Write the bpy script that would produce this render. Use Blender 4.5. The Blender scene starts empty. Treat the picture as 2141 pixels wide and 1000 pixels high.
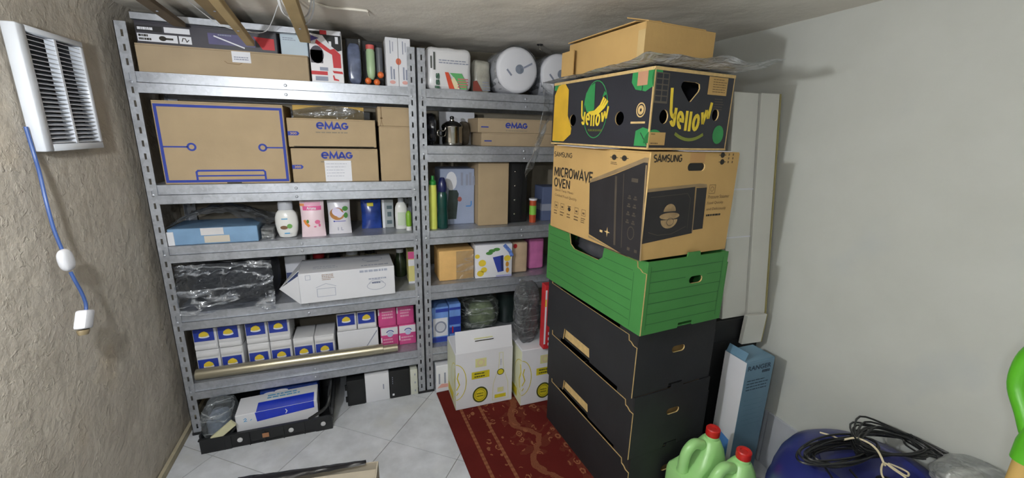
import bpy, bmesh, math, random
from mathutils import Vector, Matrix, noise
random.seed(7)
SC = bpy.context.scene
COL = SC.collection
# ---------------------------------------------------------------- camera
F_PX = 868.5
cam = bpy.data.cameras.new('camera')
cam.sensor_fit = 'HORIZONTAL'; cam.sensor_width = 36.0
cam.lens = F_PX * 36.0 / 2141.0
cam.clip_start = 0.02
camo = bpy.data.objects.new('camera', cam); COL.objects.link(camo)
yaw, pitch, roll = 0.3540, 0.2505, 0.0245
fw = Vector((math.sin(yaw)*math.cos(pitch), math.cos(yaw)*math.cos(pitch), -math.sin(pitch)))
rt = Vector((math.cos(yaw), -math.sin(yaw), 0)); up = rt.cross(fw)
r2 = rt*math.cos(roll) + up*math.sin(roll); u2 = up*math.cos(roll) - rt*math.sin(roll)
mw = Matrix((( r2.x, u2.x, -fw.x, 0.8215), (r2.y, u2.y, -fw.y, -2.0927), (r2.z, u2.z, -fw.z, 1.4353), (0, 0, 0, 1)))
camo.matrix_world = mw
SC.camera = camo
# ---------------------------------------------------------------- world, light, exposure
world = bpy.data.worlds.new('dim_basement'); SC.world = world
world.use_nodes = True
world.node_tree.nodes['Background'].inputs[0].default_value = (0.9, 0.95, 1.0, 1)
world.node_tree.nodes['Background'].inputs[1].default_value = 0.02
LAMP_POS = (0.29, -1.52, 1.56); LAMP_POWER = 38.0
LAMP2_POS = (0.50, -2.25, 1.55); LAMP2_POWER = 15.0
SC.view_settings.view_transform = 'Standard'
SC.view_settings.look = 'None'
SC.view_settings.gamma = 1.0
SC.view_settings.use_curve_mapping = False
SC.view_settings.exposure = 0.0

# ---------------------------------------------------------------- materials
def lin(h):
    h = h.lstrip('#')
    o = []
    for i in (0, 2, 4):
        c = int(h[i:i+2], 16)/255
        o.append(c/12.92 if c <= .04045 else ((c+.055)/1.055)**2.4)
    return (*o, 1)
MATS = {}
def M(name, hexc, rough=.6, metal=0., var=.05, scale=14., bump=0., bscale=120., spec=.5, trans=0., coat=0.):
    if name in MATS: return MATS[name]
    m = bpy.data.materials.new(name); m.use_nodes = True
    nt = m.node_tree; b = nt.nodes['Principled BSDF']
    c = lin(hexc)
    b.inputs['Roughness'].default_value = rough
    b.inputs['Metallic'].default_value = metal
    b.inputs['Specular IOR Level'].default_value = spec
    b.inputs['Transmission Weight'].default_value = trans
    b.inputs['Coat Weight'].default_value = coat
    tc = nt.nodes.new('ShaderNodeTexCoord')
    n = nt.nodes.new('ShaderNodeTexNoise'); n.inputs['Scale'].default_value = scale; n.inputs['Detail'].default_value = 5
    nt.links.new(tc.outputs['Object'], n.inputs['Vector'])
    r = nt.nodes.new('ShaderNodeValToRGB')
    r.color_ramp.elements[0].position = .3; r.color_ramp.elements[1].position = .7
    r.color_ramp.elements[0].color = (*[max(0, x*(1-var)) for x in c[:3]], 1)
    r.color_ramp.elements[1].color = (*[min(1, x*(1+var)) for x in c[:3]], 1)
    nt.links.new(n.outputs['Fac'], r.inputs['Fac'])
    nt.links.new(r.outputs['Color'], b.inputs['Base Color'])
    if bump:
        n2 = nt.nodes.new('ShaderNodeTexNoise'); n2.inputs['Scale'].default_value = bscale; n2.inputs['Detail'].default_value = 6
        nt.links.new(tc.outputs['Object'], n2.inputs['Vector'])
        bp = nt.nodes.new('ShaderNodeBump'); bp.inputs['Strength'].default_value = bump; bp.inputs['Distance'].default_value = .01
        nt.links.new(n2.outputs['Fac'], bp.inputs['Height']); nt.links.new(bp.outputs['Normal'], b.inputs['Normal'])
    MATS[name] = m
    return m
def film(name, tint='#ffffff', gloss=.25, rough=.12, trans=.9, crease=.3, cscale=7.):
    m = bpy.data.materials.new(name); m.use_nodes = True
    nt = m.node_tree; nt.nodes.clear()
    out = nt.nodes.new('ShaderNodeOutputMaterial'); mix = nt.nodes.new('ShaderNodeMixShader')
    t = nt.nodes.new('ShaderNodeBsdfTransparent'); c = lin(tint); t.inputs[0].default_value = (c[0]*trans, c[1]*trans, c[2]*trans, 1)
    p = nt.nodes.new('ShaderNodeBsdfPrincipled'); p.inputs['Base Color'].default_value = (*[x*.75 for x in c[:3]], 1)
    p.inputs['Roughness'].default_value = rough; p.inputs['Metallic'].default_value = .35
    lw = nt.nodes.new('ShaderNodeLayerWeight'); lw.inputs['Blend'].default_value = .35
    ma = nt.nodes.new('ShaderNodeMath'); ma.operation = 'MULTIPLY_ADD'; ma.inputs[1].default_value = .38; ma.inputs[2].default_value = gloss
    nt.links.new(lw.outputs['Facing'], ma.inputs[0])
    tc0 = nt.nodes.new('ShaderNodeTexCoord'); nn = nt.nodes.new('ShaderNodeTexNoise'); nn.inputs['Scale'].default_value = cscale; nn.inputs['Detail'].default_value = 2; nn.inputs['Distortion'].default_value = .7
    mp = nt.nodes.new('ShaderNodeMapping'); mp.inputs['Rotation'].default_value = (.25, .65, .3); mp.inputs['Scale'].default_value = (.45, .8, 2.3)
    nt.links.new(tc0.outputs['Object'], mp.inputs[0]); nt.links.new(mp.outputs[0], nn.inputs['Vector'])
    s1 = nt.nodes.new('ShaderNodeMath'); s1.operation = 'SUBTRACT'; s1.inputs[1].default_value = .5; nt.links.new(nn.outputs['Fac'], s1.inputs[0])
    s2 = nt.nodes.new('ShaderNodeMath'); s2.operation = 'ABSOLUTE'; nt.links.new(s1.outputs[0], s2.inputs[0])
    s3 = nt.nodes.new('ShaderNodeMapRange'); s3.inputs[1].default_value = 0; s3.inputs[2].default_value = .055; s3.inputs[3].default_value = crease; s3.inputs[4].default_value = 0; nt.links.new(s2.outputs[0], s3.inputs[0])
    s4 = nt.nodes.new('ShaderNodeMath'); s4.operation = 'ADD'; s4.use_clamp = True; nt.links.new(s3.outputs[0], s4.inputs[0]); nt.links.new(ma.outputs[0], s4.inputs[1])
    nt.links.new(s4.outputs[0], mix.inputs[0])
    tc = nt.nodes.new('ShaderNodeTexCoord'); n2 = nt.nodes.new('ShaderNodeTexNoise'); n2.inputs['Scale'].default_value = 22; n2.inputs['Distortion'].default_value = 1.2
    bp = nt.nodes.new('ShaderNodeBump'); bp.inputs['Strength'].default_value = .6; bp.inputs['Distance'].default_value = .03
    nt.links.new(tc.outputs['Object'], n2.inputs['Vector']); nt.links.new(n2.outputs['Fac'], bp.inputs['Height']); nt.links.new(bp.outputs['Normal'], p.inputs['Normal'])
    nt.links.new(t.outputs[0], mix.inputs[1]); nt.links.new(p.outputs[0], mix.inputs[2]); nt.links.new(mix.outputs[0], out.inputs[0])
    return m
def emit(name, col, strength):
    m = bpy.data.materials.new(name); m.use_nodes = True
    nt = m.node_tree; b = nt.nodes['Principled BSDF']
    b.inputs['Emission Color'].default_value = col; b.inputs['Emission Strength'].default_value = strength
    return m
def galvanised(name):
    m = bpy.data.materials.new(name); m.use_nodes = True
    nt = m.node_tree; b = nt.nodes['Principled BSDF']
    tc = nt.nodes.new('ShaderNodeTexCoord'); v = nt.nodes.new('ShaderNodeTexVoronoi'); v.inputs['Scale'].default_value = 85
    n = nt.nodes.new('ShaderNodeTexNoise'); n.inputs['Scale'].default_value = 9; n.inputs['Detail'].default_value = 6
    nt.links.new(tc.outputs['Object'], v.inputs['Vector']); nt.links.new(tc.outputs['Object'], n.inputs['Vector'])
    bw = nt.nodes.new('ShaderNodeRGBToBW'); nt.links.new(v.outputs['Color'], bw.inputs[0])
    mx = nt.nodes.new('ShaderNodeMath'); mx.operation = 'MULTIPLY_ADD'; mx.inputs[1].default_value = .35
    nt.links.new(bw.outputs[0], mx.inputs[0]); nt.links.new(n.outputs['Fac'], mx.inputs[2])
    r = nt.nodes.new('ShaderNodeValToRGB'); r.color_ramp.elements[0].position = .35; r.color_ramp.elements[1].position = .95
    r.color_ramp.elements[0].color = lin('#9a9da4'); r.color_ramp.elements[1].color = lin('#bcc0c8')
    nt.links.new(mx.outputs[0], r.inputs[0]); nt.links.new(r.outputs[0], b.inputs['Base Color'])
    mr = nt.nodes.new('ShaderNodeMapRange'); mr.inputs[3].default_value = .28; mr.inputs[4].default_value = .5
    nt.links.new(mx.outputs[0], mr.inputs[0]); nt.links.new(mr.outputs[0], b.inputs['Roughness'])
    b.inputs['Metallic'].default_value = .6
    return m
GALV = galvanised('galvanised_steel')
CARD = M('cardboard', '#ae997a', .85, var=.05, scale=9, bump=.05, bscale=60)
CARD_D = M('cardboard_warm', '#b9975f', .85, var=.05, scale=8, bump=.05, bscale=60)
CARD_E = M('cardboard_edge', '#c9ab74', .9, var=.12, scale=60)
CARD_G = M('cardboard_greyish', '#a8957a', .85, var=.06, scale=9, bump=.05, bscale=60)
BLUEP = M('blue_print', '#2b3f9c', .7, var=.04)
BLACKP = M('black_print', '#2b2720', .75, var=.08)
BROWNP = M('brown_print', '#6d563a', .8, var=.08)
WHITE = M('white_paper', '#dedfe6', .6, var=.03, scale=6)
WHITEC = M('white_card', '#d9dae0', .55, var=.03, scale=5)
GREYP = M('grey_print', '#8d93a6', .7, var=.06)
BLACKC = M('black_card', '#1f2023', .62, var=.18, scale=7, bump=.06, bscale=40)
BLACKM = M('matt_black', '#151517', .6, var=.1)
BLACKPL = M('black_plastic', '#1a1b1d', .35, var=.1)
GREENC = M('green_card', '#3d7f3d', .6, var=.06, scale=6)
GREEND = M('green_print_dark', '#2b6232', .65, var=.06)
REDP = M('red_print', '#c0282f', .55, var=.05)
ORANGE = M('orange_plastic', '#e8743a', .35)
YELLOW = M('yellow_print', '#e0c53a', .6, var=.06)
PINK = M('pink_print', '#d4578f', .5, var=.08)
FILM = film('clear_film', '#f2f4f6', .09, .16)
FILMD = film('smoky_film', '#c8ccd2', .14, .2, .8)
FILMW = film('milky_film', '#eef0f2', .22, .25, .85)

# ---------------------------------------------------------------- lettering, all made first
def glyphs(s, bold=0.):
    cu = bpy.data.curves.new('lettering', 'FONT'); cu.body = s; cu.size = 1.0; cu.offset = bold; cu.resolution_u = 3
    o = bpy.data.objects.new('lettering', cu); COL.objects.link(o)
    dg = bpy.context.evaluated_depsgraph_get(); dg.update()
    me = bpy.data.meshes.new_from_object(o.evaluated_get(dg))
    V = [(v.co.x, v.co.y) for v in me.vertices]; Fc = [tuple(p.vertices) for p in me.polygons]
    bpy.data.objects.remove(o); bpy.data.curves.remove(cu); bpy.data.meshes.remove(me)
    x0 = min(v[0] for v in V); x1 = max(v[0] for v in V); y0 = min(v[1] for v in V); y1 = max(v[1] for v in V)
    return [((x-x0)/(x1-x0), (y-y0)/(y1-y0)) for x, y in V], Fc
TXT = {}
for s, bo in (('SAMSUNG', .004), ('MICROWAVE', .006), ('OVEN', .006), ('yellow', .022), ('iss', .03), ('1 L', .01),
              ('PREMIUM BANANAS', .005), ('Quick Tasty Meals', 0), ('Cooked Food Quickly', 0), ('Pressure Steamer', 0), ('Food Quickly', 0),
              ('and Deliciously', 0), ('300', .01), ('RANGER', .02), ('Aroma', .02), ('XXXL', .0)):
    TXT[s] = glyphs(s, bo)

# ---------------------------------------------------------------- geometry helpers
def bx(x0, x1, y0, y1, z0, z1):
    V = [(x0,y0,z0),(x1,y0,z0),(x1,y1,z0),(x0,y1,z0),(x0,y0,z1),(x1,y0,z1),(x1,y1,z1),(x0,y1,z1)]
    return V, [(0,3,2,1),(4,5,6,7),(0,1,5,4),(1,2,6,5),(2,3,7,6),(3,0,4,7)]
def join(*vfs):
    V, Fc = [], []
    for v, f in vfs:
        n = len(V); V += list(v); Fc += [tuple(i+n for i in q) for q in f]
    return V, Fc
def bev(x0, x1, y0, y1, z0, z1, b=.003, seg=1):
    bm = bmesh.new(); V, Fc = bx(x0, x1, y0, y1, z0, z1)
    vs = [bm.verts.new(v) for v in V]
    for f in Fc: bm.faces.new([vs[i] for i in f])
    bmesh.ops.bevel(bm, geom=list(bm.edges), offset=b, segments=seg, affect='EDGES', profile=.5)
    bm.verts.index_update()
    out = ([tuple(v.co) for v in bm.verts], [tuple(v.index for v in f.verts) for f in bm.faces]); bm.free()
    return out
def tube(pts, r, n=8, closed=False):
    P = [Vector(p) for p in pts]; m = len(P); V, Fc = [], []
    rr = r if isinstance(r, (list, tuple)) else [r]*m
    prev = None
    for i, p in enumerate(P):
        a = P[(i-1) % m] if (closed or i > 0) else p
        b = P[(i+1) % m] if (closed or i < m-1) else p
        t = (b-a).normalized()
        if prev is None:
            prev = t.orthogonal().normalized()
        nrm = (prev - t*prev.dot(t)).normalized(); prev = nrm; bi = t.cross(nrm)
        for k in range(n):
            a2 = 2*math.pi*k/n
            V.append(tuple(p + nrm*math.cos(a2)*rr[i] + bi*math.sin(a2)*rr[i]))
    for i in range(m if closed else m-1):
        j = (i+1) % m
        for k in range(n): Fc.append((i*n+k, i*n+(k+1) % n, j*n+(k+1) % n, j*n+k))
    if not closed:
        Fc.append(tuple(range(n-1, -1, -1))); Fc.append(tuple((m-1)*n+k for k in range(n)))
    return V, Fc
def smooth_path(pts, k=6, closed=False):
    P = [Vector(p) for p in pts]; m = len(P); out = []
    for i in range(m if closed else m-1):
        p0 = P[(i-1) % m] if closed or i > 0 else P[0]; p1 = P[i]; p2 = P[(i+1) % m]
        p3 = P[(i+2) % m] if closed or i+2 < m else P[-1]
        for j in range(k):
            t = j/k
            out.append(.5*((2*p1)+(p2-p0)*t+(2*p0-5*p1+4*p2-p3)*t*t+(3*p1-p0-3*p2+p3)*t**3))
    if not closed: out.append(P[-1])
    return [tuple(p) for p in out]
def lathe(prof, n=24, sx=1., sy=1., cx=0., cy=0.):
    V, Fc = [], []
    for r, z in prof:
        for k in range(n):
            a = 2*math.pi*k/n; V.append((cx+r*sx*math.cos(a), cy+r*sy*math.sin(a), z))
    for i in range(len(prof)-1):
        for k in range(n): Fc.append((i*n+k, i*n+(k+1) % n, (i+1)*n+(k+1) % n, (i+1)*n+k))
    Fc.append(tuple(range(n-1, -1, -1))); Fc.append(tuple((len(prof)-1)*n+k for k in range(n)))
    return V, Fc
def plate(outer, holes, t):
    """flat board cut to an outline with holes, thickness t along +w; returns V (u,v,w), F, slot per face (rim=1)"""
    bm = bmesh.new(); loops = []
    for lp in [outer]+list(holes):
        vs = [bm.verts.new((a, b, 0)) for a, b in lp]; loops.append(vs)
        for i in range(len(vs)): bm.edges.new((vs[i], vs[(i+1) % len(vs)]))
    bmesh.ops.triangle_fill(bm, use_beauty=True, use_dissolve=False, edges=list(bm.edges))
    bm.verts.index_update(); nv = len(bm.verts)
    V = [(v.co.x, v.co.y, 0) for v in bm.verts] + [(v.co.x, v.co.y, t) for v in bm.verts]
    Fc, idx = [], []
    for f in bm.faces:
        q = [v.index for v in f.verts]
        Fc += [tuple(q), tuple(nv+i for i in reversed(q))]; idx += [0, 0]
    for vs in loops:
        q = [v.index for v in vs]
        for i in range(len(q)):
            j = (i+1) % len(q); Fc.append((q[i], q[j], nv+q[j], nv+q[i])); idx.append(1)
    bm.free()
    return V, Fc, idx
def xf(vf, f): return [f(*v) for v in vf[0]], vf[1]
def grid(nx, ny, f):
    V = [f(i/nx, j/ny) for j in range(ny+1) for i in range(nx+1)]
    return V, [(j*(nx+1)+i, j*(nx+1)+i+1, (j+1)*(nx+1)+i+1, (j+1)*(nx+1)+i) for j in range(ny) for i in range(nx)]
def O(name, vf, mat, parent=None, smooth=False, idx=None, fix=True):
    me = bpy.data.meshes.new(name); me.from_pydata([tuple(v) for v in vf[0]], [], vf[1])
    for m in (mat if isinstance(mat, (list, tuple)) else [mat]): me.materials.append(m)
    if idx: me.polygons.foreach_set('material_index', idx)
    if fix:
        bm = bmesh.new(); bm.from_mesh(me); bmesh.ops.recalc_face_normals(bm, faces=bm.faces); bm.to_mesh(me); bm.free()
    if smooth:
        me.polygons.foreach_set('use_smooth', [True]*len(me.polygons))
        try: me.set_sharp_from_angle(angle=math.radians(smooth if smooth > 1 else 40))
        except Exception: pass
    me.update()
    o = bpy.data.objects.new(name, me); COL.objects.link(o)
    if parent: o.parent = parent
    return o
def tag(o, label, cat, group=None):
    o['label'] = label; o['category'] = cat
    if group: o['group'] = group
    return o
def thing(name, label, cat, loc=(0,0,0), rz=0., group=None, rx=0., ry=0.):
    o = bpy.data.objects.new(name, None); COL.objects.link(o); o.empty_display_size = .05
    o.location = loc; o.rotation_euler = (math.radians(rx), math.radians(ry), math.radians(rz))
    return tag(o, label, cat, group)
def struct(o): o['kind'] = 'structure'; return o
def dup(root, loc=None, rz=None, label=None):
    r = root.copy(); COL.objects.link(r)
    if loc: r.location = loc
    if rz is not None: r.rotation_euler[2] = math.radians(rz)
    if label: r['label'] = label
    for ch in list(root.children):
        c = ch.copy(); COL.objects.link(c); c.parent = r
        for g in list(ch.children):
            d = g.copy(); COL.objects.link(d); d.parent = c
    return r
# flat print on the faces of a box w x d x h (origin front left bottom corner)
def fmap(face, dims, e):
    w, d, h = dims
    return {'front': lambda u, v: (u, -e, v), 'left': lambda u, v: (-e, d-u, v), 'top': lambda u, v: (u, v, h+e),
            'right': lambda u, v: (w+e, u, v)}[face]
def ink(parent, dims, face, polys, mat, name='print', e=.0007):
    f = fmap(face, dims, e); V, Fc = [], []
    if 1 < len(polys) <= 9 and name in ('label','leaf_print','picture','print','symbol','slip','marks','panel','emblem'):
        for pl in polys: last = ink(parent, dims, face, [pl], mat, name, e)
        return last
    for pl in polys:
        if isinstance(pl, tuple) and len(pl) == 2 and isinstance(pl[1], list) and pl[1] and isinstance(pl[1][0], tuple):
            pv, pf = pl
        else:
            pv, pf = pl, [tuple(range(len(pl)))]
        n = len(V); V += [f(a, b) for a, b in pv]; Fc += [tuple(i+n for i in q) for q in pf]
    o = O(name, (V, Fc), mat, parent, fix=False)
    if len(polys) > 1 and name != 'x': o['kind'] = 'stuff'
    return o
def rc(x0, y0, x1, y1): return [(x0,y0),(x1,y0),(x1,y1),(x0,y1)]
def el(cx, cy, rx, ry, n=20, a0=0, a1=360):
    full = abs(a1-a0) >= 360
    m = n if full else n+1
    return [(cx+rx*math.cos(math.radians(a0+(a1-a0)*k/n)), cy+ry*math.sin(math.radians(a0+(a1-a0)*k/n))) for k in range(m)]
def ring(cx, cy, rx, ry, w, n=28, a0=0, a1=360):
    a = el(cx, cy, rx, ry, n, a0, a1); b = el(cx, cy, rx-w, ry-w, n, a0, a1); m = len(a)
    full = abs(a1-a0) >= 360
    return a+b, [(i, (i+1) % m, m+(i+1) % m, m+i) for i in range(m if full else m-1)]
def stroke(pts, w, closed=False):
    P = [Vector(p) for p in pts]; m = len(P); A, B_ = [], []
    for i, p in enumerate(P):
        a = P[(i-1) % m] if closed or i else p; b = P[(i+1) % m] if closed or i < m-1 else p
        d1 = (p-a).normalized() if (p-a).length > 1e-9 else (b-p).normalized(); d2 = (b-p).normalized() if (b-p).length > 1e-9 else d1
        t = (d1+d2).normalized() if (d1+d2).length > 1e-6 else d1
        nn = Vector((-t.y, t.x)); c = max(.35, nn.dot(Vector((-d1.y, d1.x))))
        A.append(tuple(p+nn*w/2/c)); B_.append(tuple(p-nn*w/2/c))
    return A+B_, [(i, (i+1) % m, m+(i+1) % m, m+i) for i in range(m if closed else m-1)]
def tx(s, x0, y0, x1, y1, f=None):
    V, Fc = TXT[s]
    if f: return [f(a, b) for a, b in V], Fc
    return [(x0+a*(x1-x0), y0+b*(y1-y0)) for a, b in V], Fc
def _arc(cx, cy, rx, ry, a0, a1, n=10): return [(cx+rx*math.cos(math.radians(a0+(a1-a0)*k/n)), cy+ry*math.sin(math.radians(a0+(a1-a0)*k/n))) for k in range(n+1)]
SF = {  # single stroke capitals and a few small letters: (width, strokes)
 'S': (.62, [_arc(.31,.74,.27,.24,50,270,8)+_arc(.31,.26,.27,.24,90,-130,8)[1:]]), 'A': (.74, [[(.04,0),(.37,.98),(.70,0)],[(.16,.30),(.58,.30)]]),
 'M': (.90, [[(.07,0),(.10,.98)],[(.10,.98),(.45,.25),(.80,.98)],[(.80,.98),(.83,0)]]), 'U': (.70, [[(.08,.98),(.08,.32)]+_arc(.35,.30,.27,.28,180,360,8)+[(.62,.98)]]),
 'N': (.74, [[(.08,0),(.08,.98)],[(.08,.98),(.66,.02)],[(.66,.02),(.66,.98)]]), 'G': (.74, [_arc(.38,.5,.31,.47,45,340,14)+[(.66,.46),(.42,.46)]]),
 'I': (.24, [[(.12,0),(.12,.98)]]), 'C': (.70, [_arc(.38,.5,.31,.47,48,312,14)]), 'R': (.68, [[(.08,0),(.08,.95),(.36,.95)]+_arc(.38,.72,.22,.23,80,-80,8)+[(.10,.48)],[(.36,.48),(.64,0)]]),
 'O': (.78, [_arc(.39,.5,.32,.47,0,360,18)]), 'W': (1.0, [[(.05,.98),(.27,.03)],[(.27,.03),(.50,.80)],[(.50,.80),(.73,.03)],[(.73,.03),(.95,.98)]]),
 'V': (.74, [[(.04,.98),(.37,.02),(.70,.98)]]), 'E': (.60, [[(.56,.95),(.08,.95),(.08,.03),(.56,.03)],[(.08,.50),(.50,.50)]]),
 'y': (.62, [[(.06,1.25),(.10,.75),(.14,.42)]+_arc(.30,.36,.16,.22,170,300,5)+[(.50,.42)],[(.54,.72),(.50,.10)]+_arc(.34,-.02,.16,.18,0,-140,6)]),
 'e': (.56, [[(.10,.34),(.46,.42)]+_arc(.28,.38,.20,.34,20,300,12)]), 'l': (.24, [[(.12,.0),(.12,.98)]]), 'o': (.60, [_arc(.30,.37,.20,.34,0,360,14)]),
 'w': (.80, [[(.06,.72),(.20,.04)],[(.20,.04),(.40,.62)],[(.40,.62),(.60,.04)],[(.60,.04),(.76,.72)]])}
def sw(s, x0, y0, x1, y1, wt=.16, f=None, gap=.07):
    tot = sum(SF[c][0] for c in s)+gap*(len(s)-1); u = 0; out = []; H_ = y1-y0
    for c in s:
        w_, st = SF[c]
        for path in st:
            P = []
            for i in range(len(path)-1):
                k_ = 4 if f else 1
                for q in range(k_): P.append((path[i][0]+(path[i+1][0]-path[i][0])*q/k_, path[i][1]+(path[i+1][1]-path[i][1])*q/k_))
            P.append(path[-1])
            P = [((u+a)/tot, b) for a, b in P]
            P = [f(a, b) for a, b in P] if f else [(x0+a*(x1-x0), y0+b*H_) for a, b in P]
            out.append(stroke(P, wt*H_ if not f else wt))
        u += w_+gap
    return out
def emag(x0, y0, x1, y1):
    W_, H_ = x1-x0, y1-y0; s = H_*.24; out = []
    def L(u, w, pts, **k): out.append(stroke([(x0+(u+a*w)*W_, y0+b*H_) for a, b in pts], s, **k))
    arc = lambda a0, a1, n=14: [(.5+.40*math.cos(math.radians(a0+(a1-a0)*k/n)), .5+.38*math.sin(math.radians(a0+(a1-a0)*k/n))) for k in range(n+1)]
    L(0, .235, [(.14,.5),(.90,.5)]+arc(8, 310)[0:])
    L(.255, .275, [(.06,.0),(.16,.86),(.5,.20),(.84,.86),(.94,.0)])
    L(.535, .235, [(.04,.0),(.46,.88),(.54,.88),(.96,.0)]); L(.535, .235, [(.22,.26),(.78,.26)])
    L(.775, .225, arc(38, 340)+[(.88,.46),(.52,.46)])
    return out
def lines(x0, y0, x1, y1, n, fill=.5, seed=1, dash=True):
    """rows of unreadably small writing as short bars"""
    rnd = random.Random(seed); out = []; dh = (y1-y0)/n
    for i in range(n):
        x = x0; end = x1-(x1-x0)*rnd.random()*.3; y = y1-(i+.5)*dh
        while x < end:
            l = (x1-x0)*(.06+rnd.random()*.14) if dash else end-x
            out.append(rc(x, y-dh*fill/2, min(x+l, end), y+dh*fill/2)); x += l+(x1-x0)*.025
    return out
def carton(name, label, loc, dims, rz=0., mat=None, cat='box', group=None, seam='top', tape=None, b=.0025, flaps=True):
    w, d, h = dims; t = thing(name, label, cat, loc, rz, group); mat = mat or CARD
    O('body', bev(0, w, 0, d, 0, h-(.004 if flaps else 0), b), mat, t)
    if flaps:
        O('flap', bx(.001, w-.001, .001, d/2-.001, h-.0045, h), mat, t); O('flap', bx(.001, w-.001, d/2+.001, d-.001, h-.0045, h), mat, t)
    if tape: O('tape', bx(-.0008, w+.0008, d/2-.024, d/2+.024, h, h+.0006), tape, t)
    return t
def stadium(cx, cy, w, h, n=6):
    r = h/2; L = w/2-r
    return [(cx+L+r*math.cos(math.radians(-90+180*k/n)), cy+r*math.sin(math.radians(-90+180*k/n))) for k in range(n+1)] + \
           [(cx-L+r*math.cos(math.radians(90+180*k/n)), cy+r*math.sin(math.radians(90+180*k/n))) for k in range(n+1)]
def blob(cx, cy, cz, rx, ry, rz, amp=.15, freq=3., n=26, m=18, power=.55, seed=0., flat=None, ridge=True):
    """crumpled sack: superellipsoid with ridged folds"""
    V, Fc = [], []
    sg = lambda v, p: math.copysign(abs(v)**p, v)
    for j in range(m+1):
        ph = -math.pi/2+math.pi*j/m
        for i in range(n):
            th = 2*math.pi*i/n
            x = sg(math.cos(ph), power)*sg(math.cos(th), power); y = sg(math.cos(ph), power)*sg(math.sin(th), power); z = sg(math.sin(ph), power)
            q = Vector((x*rx, y*ry, z*rz))*freq*8+Vector((seed, seed*1.7, -seed))
            k = noise.noise(q)
            k = (1-abs(k)*2)*.6-.2 if ridge else k
            s = 1+amp*k
            p = [cx+x*rx*s, cy+y*ry*s, cz+z*rz*s]
            if flat is not None: p[2] = max(p[2], flat)
            V.append(tuple(p))
    for j in range(m):
        for i in range(n): Fc.append((j*n+i, j*n+(i+1) % n, (j+1)*n+(i+1) % n, (j+1)*n+i))
    return V, Fc
# ================================================================ the room
XL, XR, YB, YF, HC = -0.035, 2.47, 0.41, -3.3, 1.885
def plaster(name, c0, c1, rough, scale, bump, bscale, spots=None, dist=.012, flakes=False):
    m = bpy.data.materials.new(name); m.use_nodes = True; nt = m.node_tree; b = nt.nodes['Principled BSDF']
    b.inputs['Roughness'].default_value = rough; b.inputs['Specular IOR Level'].default_value = .3
    tc = nt.nodes.new('ShaderNodeTexCoord')
    n = nt.nodes.new('ShaderNodeTexNoise'); n.inputs['Scale'].default_value = scale; n.inputs['Detail'].default_value = 8; n.inputs['Roughness'].default_value = .6
    nt.links.new(tc.outputs['Object'], n.inputs['Vector'])
    r = nt.nodes.new('ShaderNodeValToRGB'); r.color_ramp.elements[0].position = .32; r.color_ramp.elements[1].position = .68
    r.color_ramp.elements[0].color = lin(c0); r.color_ramp.elements[1].color = lin(c1)
    nt.links.new(n.outputs['Fac'], r.inputs[0])
    src = r.outputs[0]
    if spots:
        n3 = nt.nodes.new('ShaderNodeTexNoise'); n3.inputs['Scale'].default_value = 3.2; n3.inputs['Detail'].default_value = 4
        nt.links.new(tc.outputs['Object'], n3.inputs['Vector'])
        r3 = nt.nodes.new('ShaderNodeValToRGB'); r3.color_ramp.elements[0].position = .58; r3.color_ramp.elements[1].position = .75
        mx = nt.nodes.new('ShaderNodeMix'); mx.data_type = 'RGBA'
        nt.links.new(n3.outputs['Fac'], r3.inputs[0]); nt.links.new(r3.outputs[0], mx.inputs['Factor'])
        nt.links.new(src, mx.inputs['A']); mx.inputs['B'].default_value = lin(spots); src = mx.outputs['Result']
    nt.links.new(src, b.inputs['Base Color'])
    n2 = nt.nodes.new('ShaderNodeTexNoise'); n2.inputs['Scale'].default_value = bscale; n2.inputs['Detail'].default_value = 7; n2.inputs['Roughness'].default_value = .62
    nt.links.new(tc.outputs['Object'], n2.inputs['Vector'])
    v = nt.nodes.new('ShaderNodeTexVoronoi'); v.inputs['Scale'].default_value = bscale*1.3; nt.links.new(tc.outputs['Object'], v.inputs['Vector'])
    ad = nt.nodes.new('ShaderNodeMath'); ad.operation = 'MULTIPLY_ADD'; ad.inputs[1].default_value = .25
    if flakes:
        n5 = nt.nodes.new('ShaderNodeTexNoise'); n5.inputs['Scale'].default_value = 40; n5.inputs['Detail'].default_value = 4; n5.inputs['Roughness'].default_value = .55; n5.inputs['Distortion'].default_value = .6
        nt.links.new(tc.outputs['Object'], n5.inputs['Vector'])
        r5 = nt.nodes.new('ShaderNodeMapRange'); r5.inputs[1].default_value = .57; r5.inputs[2].default_value = .66; nt.links.new(n5.outputs['Fac'], r5.inputs[0])
        nt.links.new(r5.outputs[0], ad.inputs[0]); ad.inputs[1].default_value = .22
    else: nt.links.new(v.outputs['Distance'], ad.inputs[0])
    nt.links.new(n2.outputs['Fac'], ad.inputs[2])
    bp = nt.nodes.new('ShaderNodeBump'); bp.inputs['Strength'].default_value = bump; bp.inputs['Distance'].default_value = dist
    nt.links.new(ad.outputs[0], bp.inputs['Height']); nt.links.new(bp.outputs[0], b.inputs['Normal'])
    return m
P_LEFT = plaster('rough_beige_plaster', '#aea69a', '#c4bcb0', .85, 6, .6, 26, '#b9ac99', flakes=True)
P_CEIL = plaster('grey_beige_ceiling', '#dcd6cb', '#e8e3d9', .8, 3, .35, 11, '#e2dcd1')
P_RIGHT = plaster('smooth_off_white_paint', '#bdbfb9', '#c6c8c3', .7, 2.5, .06, 14, '#b9bdbc')
P_BACK = plaster('back_plaster', '#8d8576', '#9c9383', .85, 4, .4, 14)
TILE = plaster('mottled_grey_tile', '#b6b9bf', '#d0d3d9', .28, 9, .02, 30, '#c1c2c2')
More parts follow.
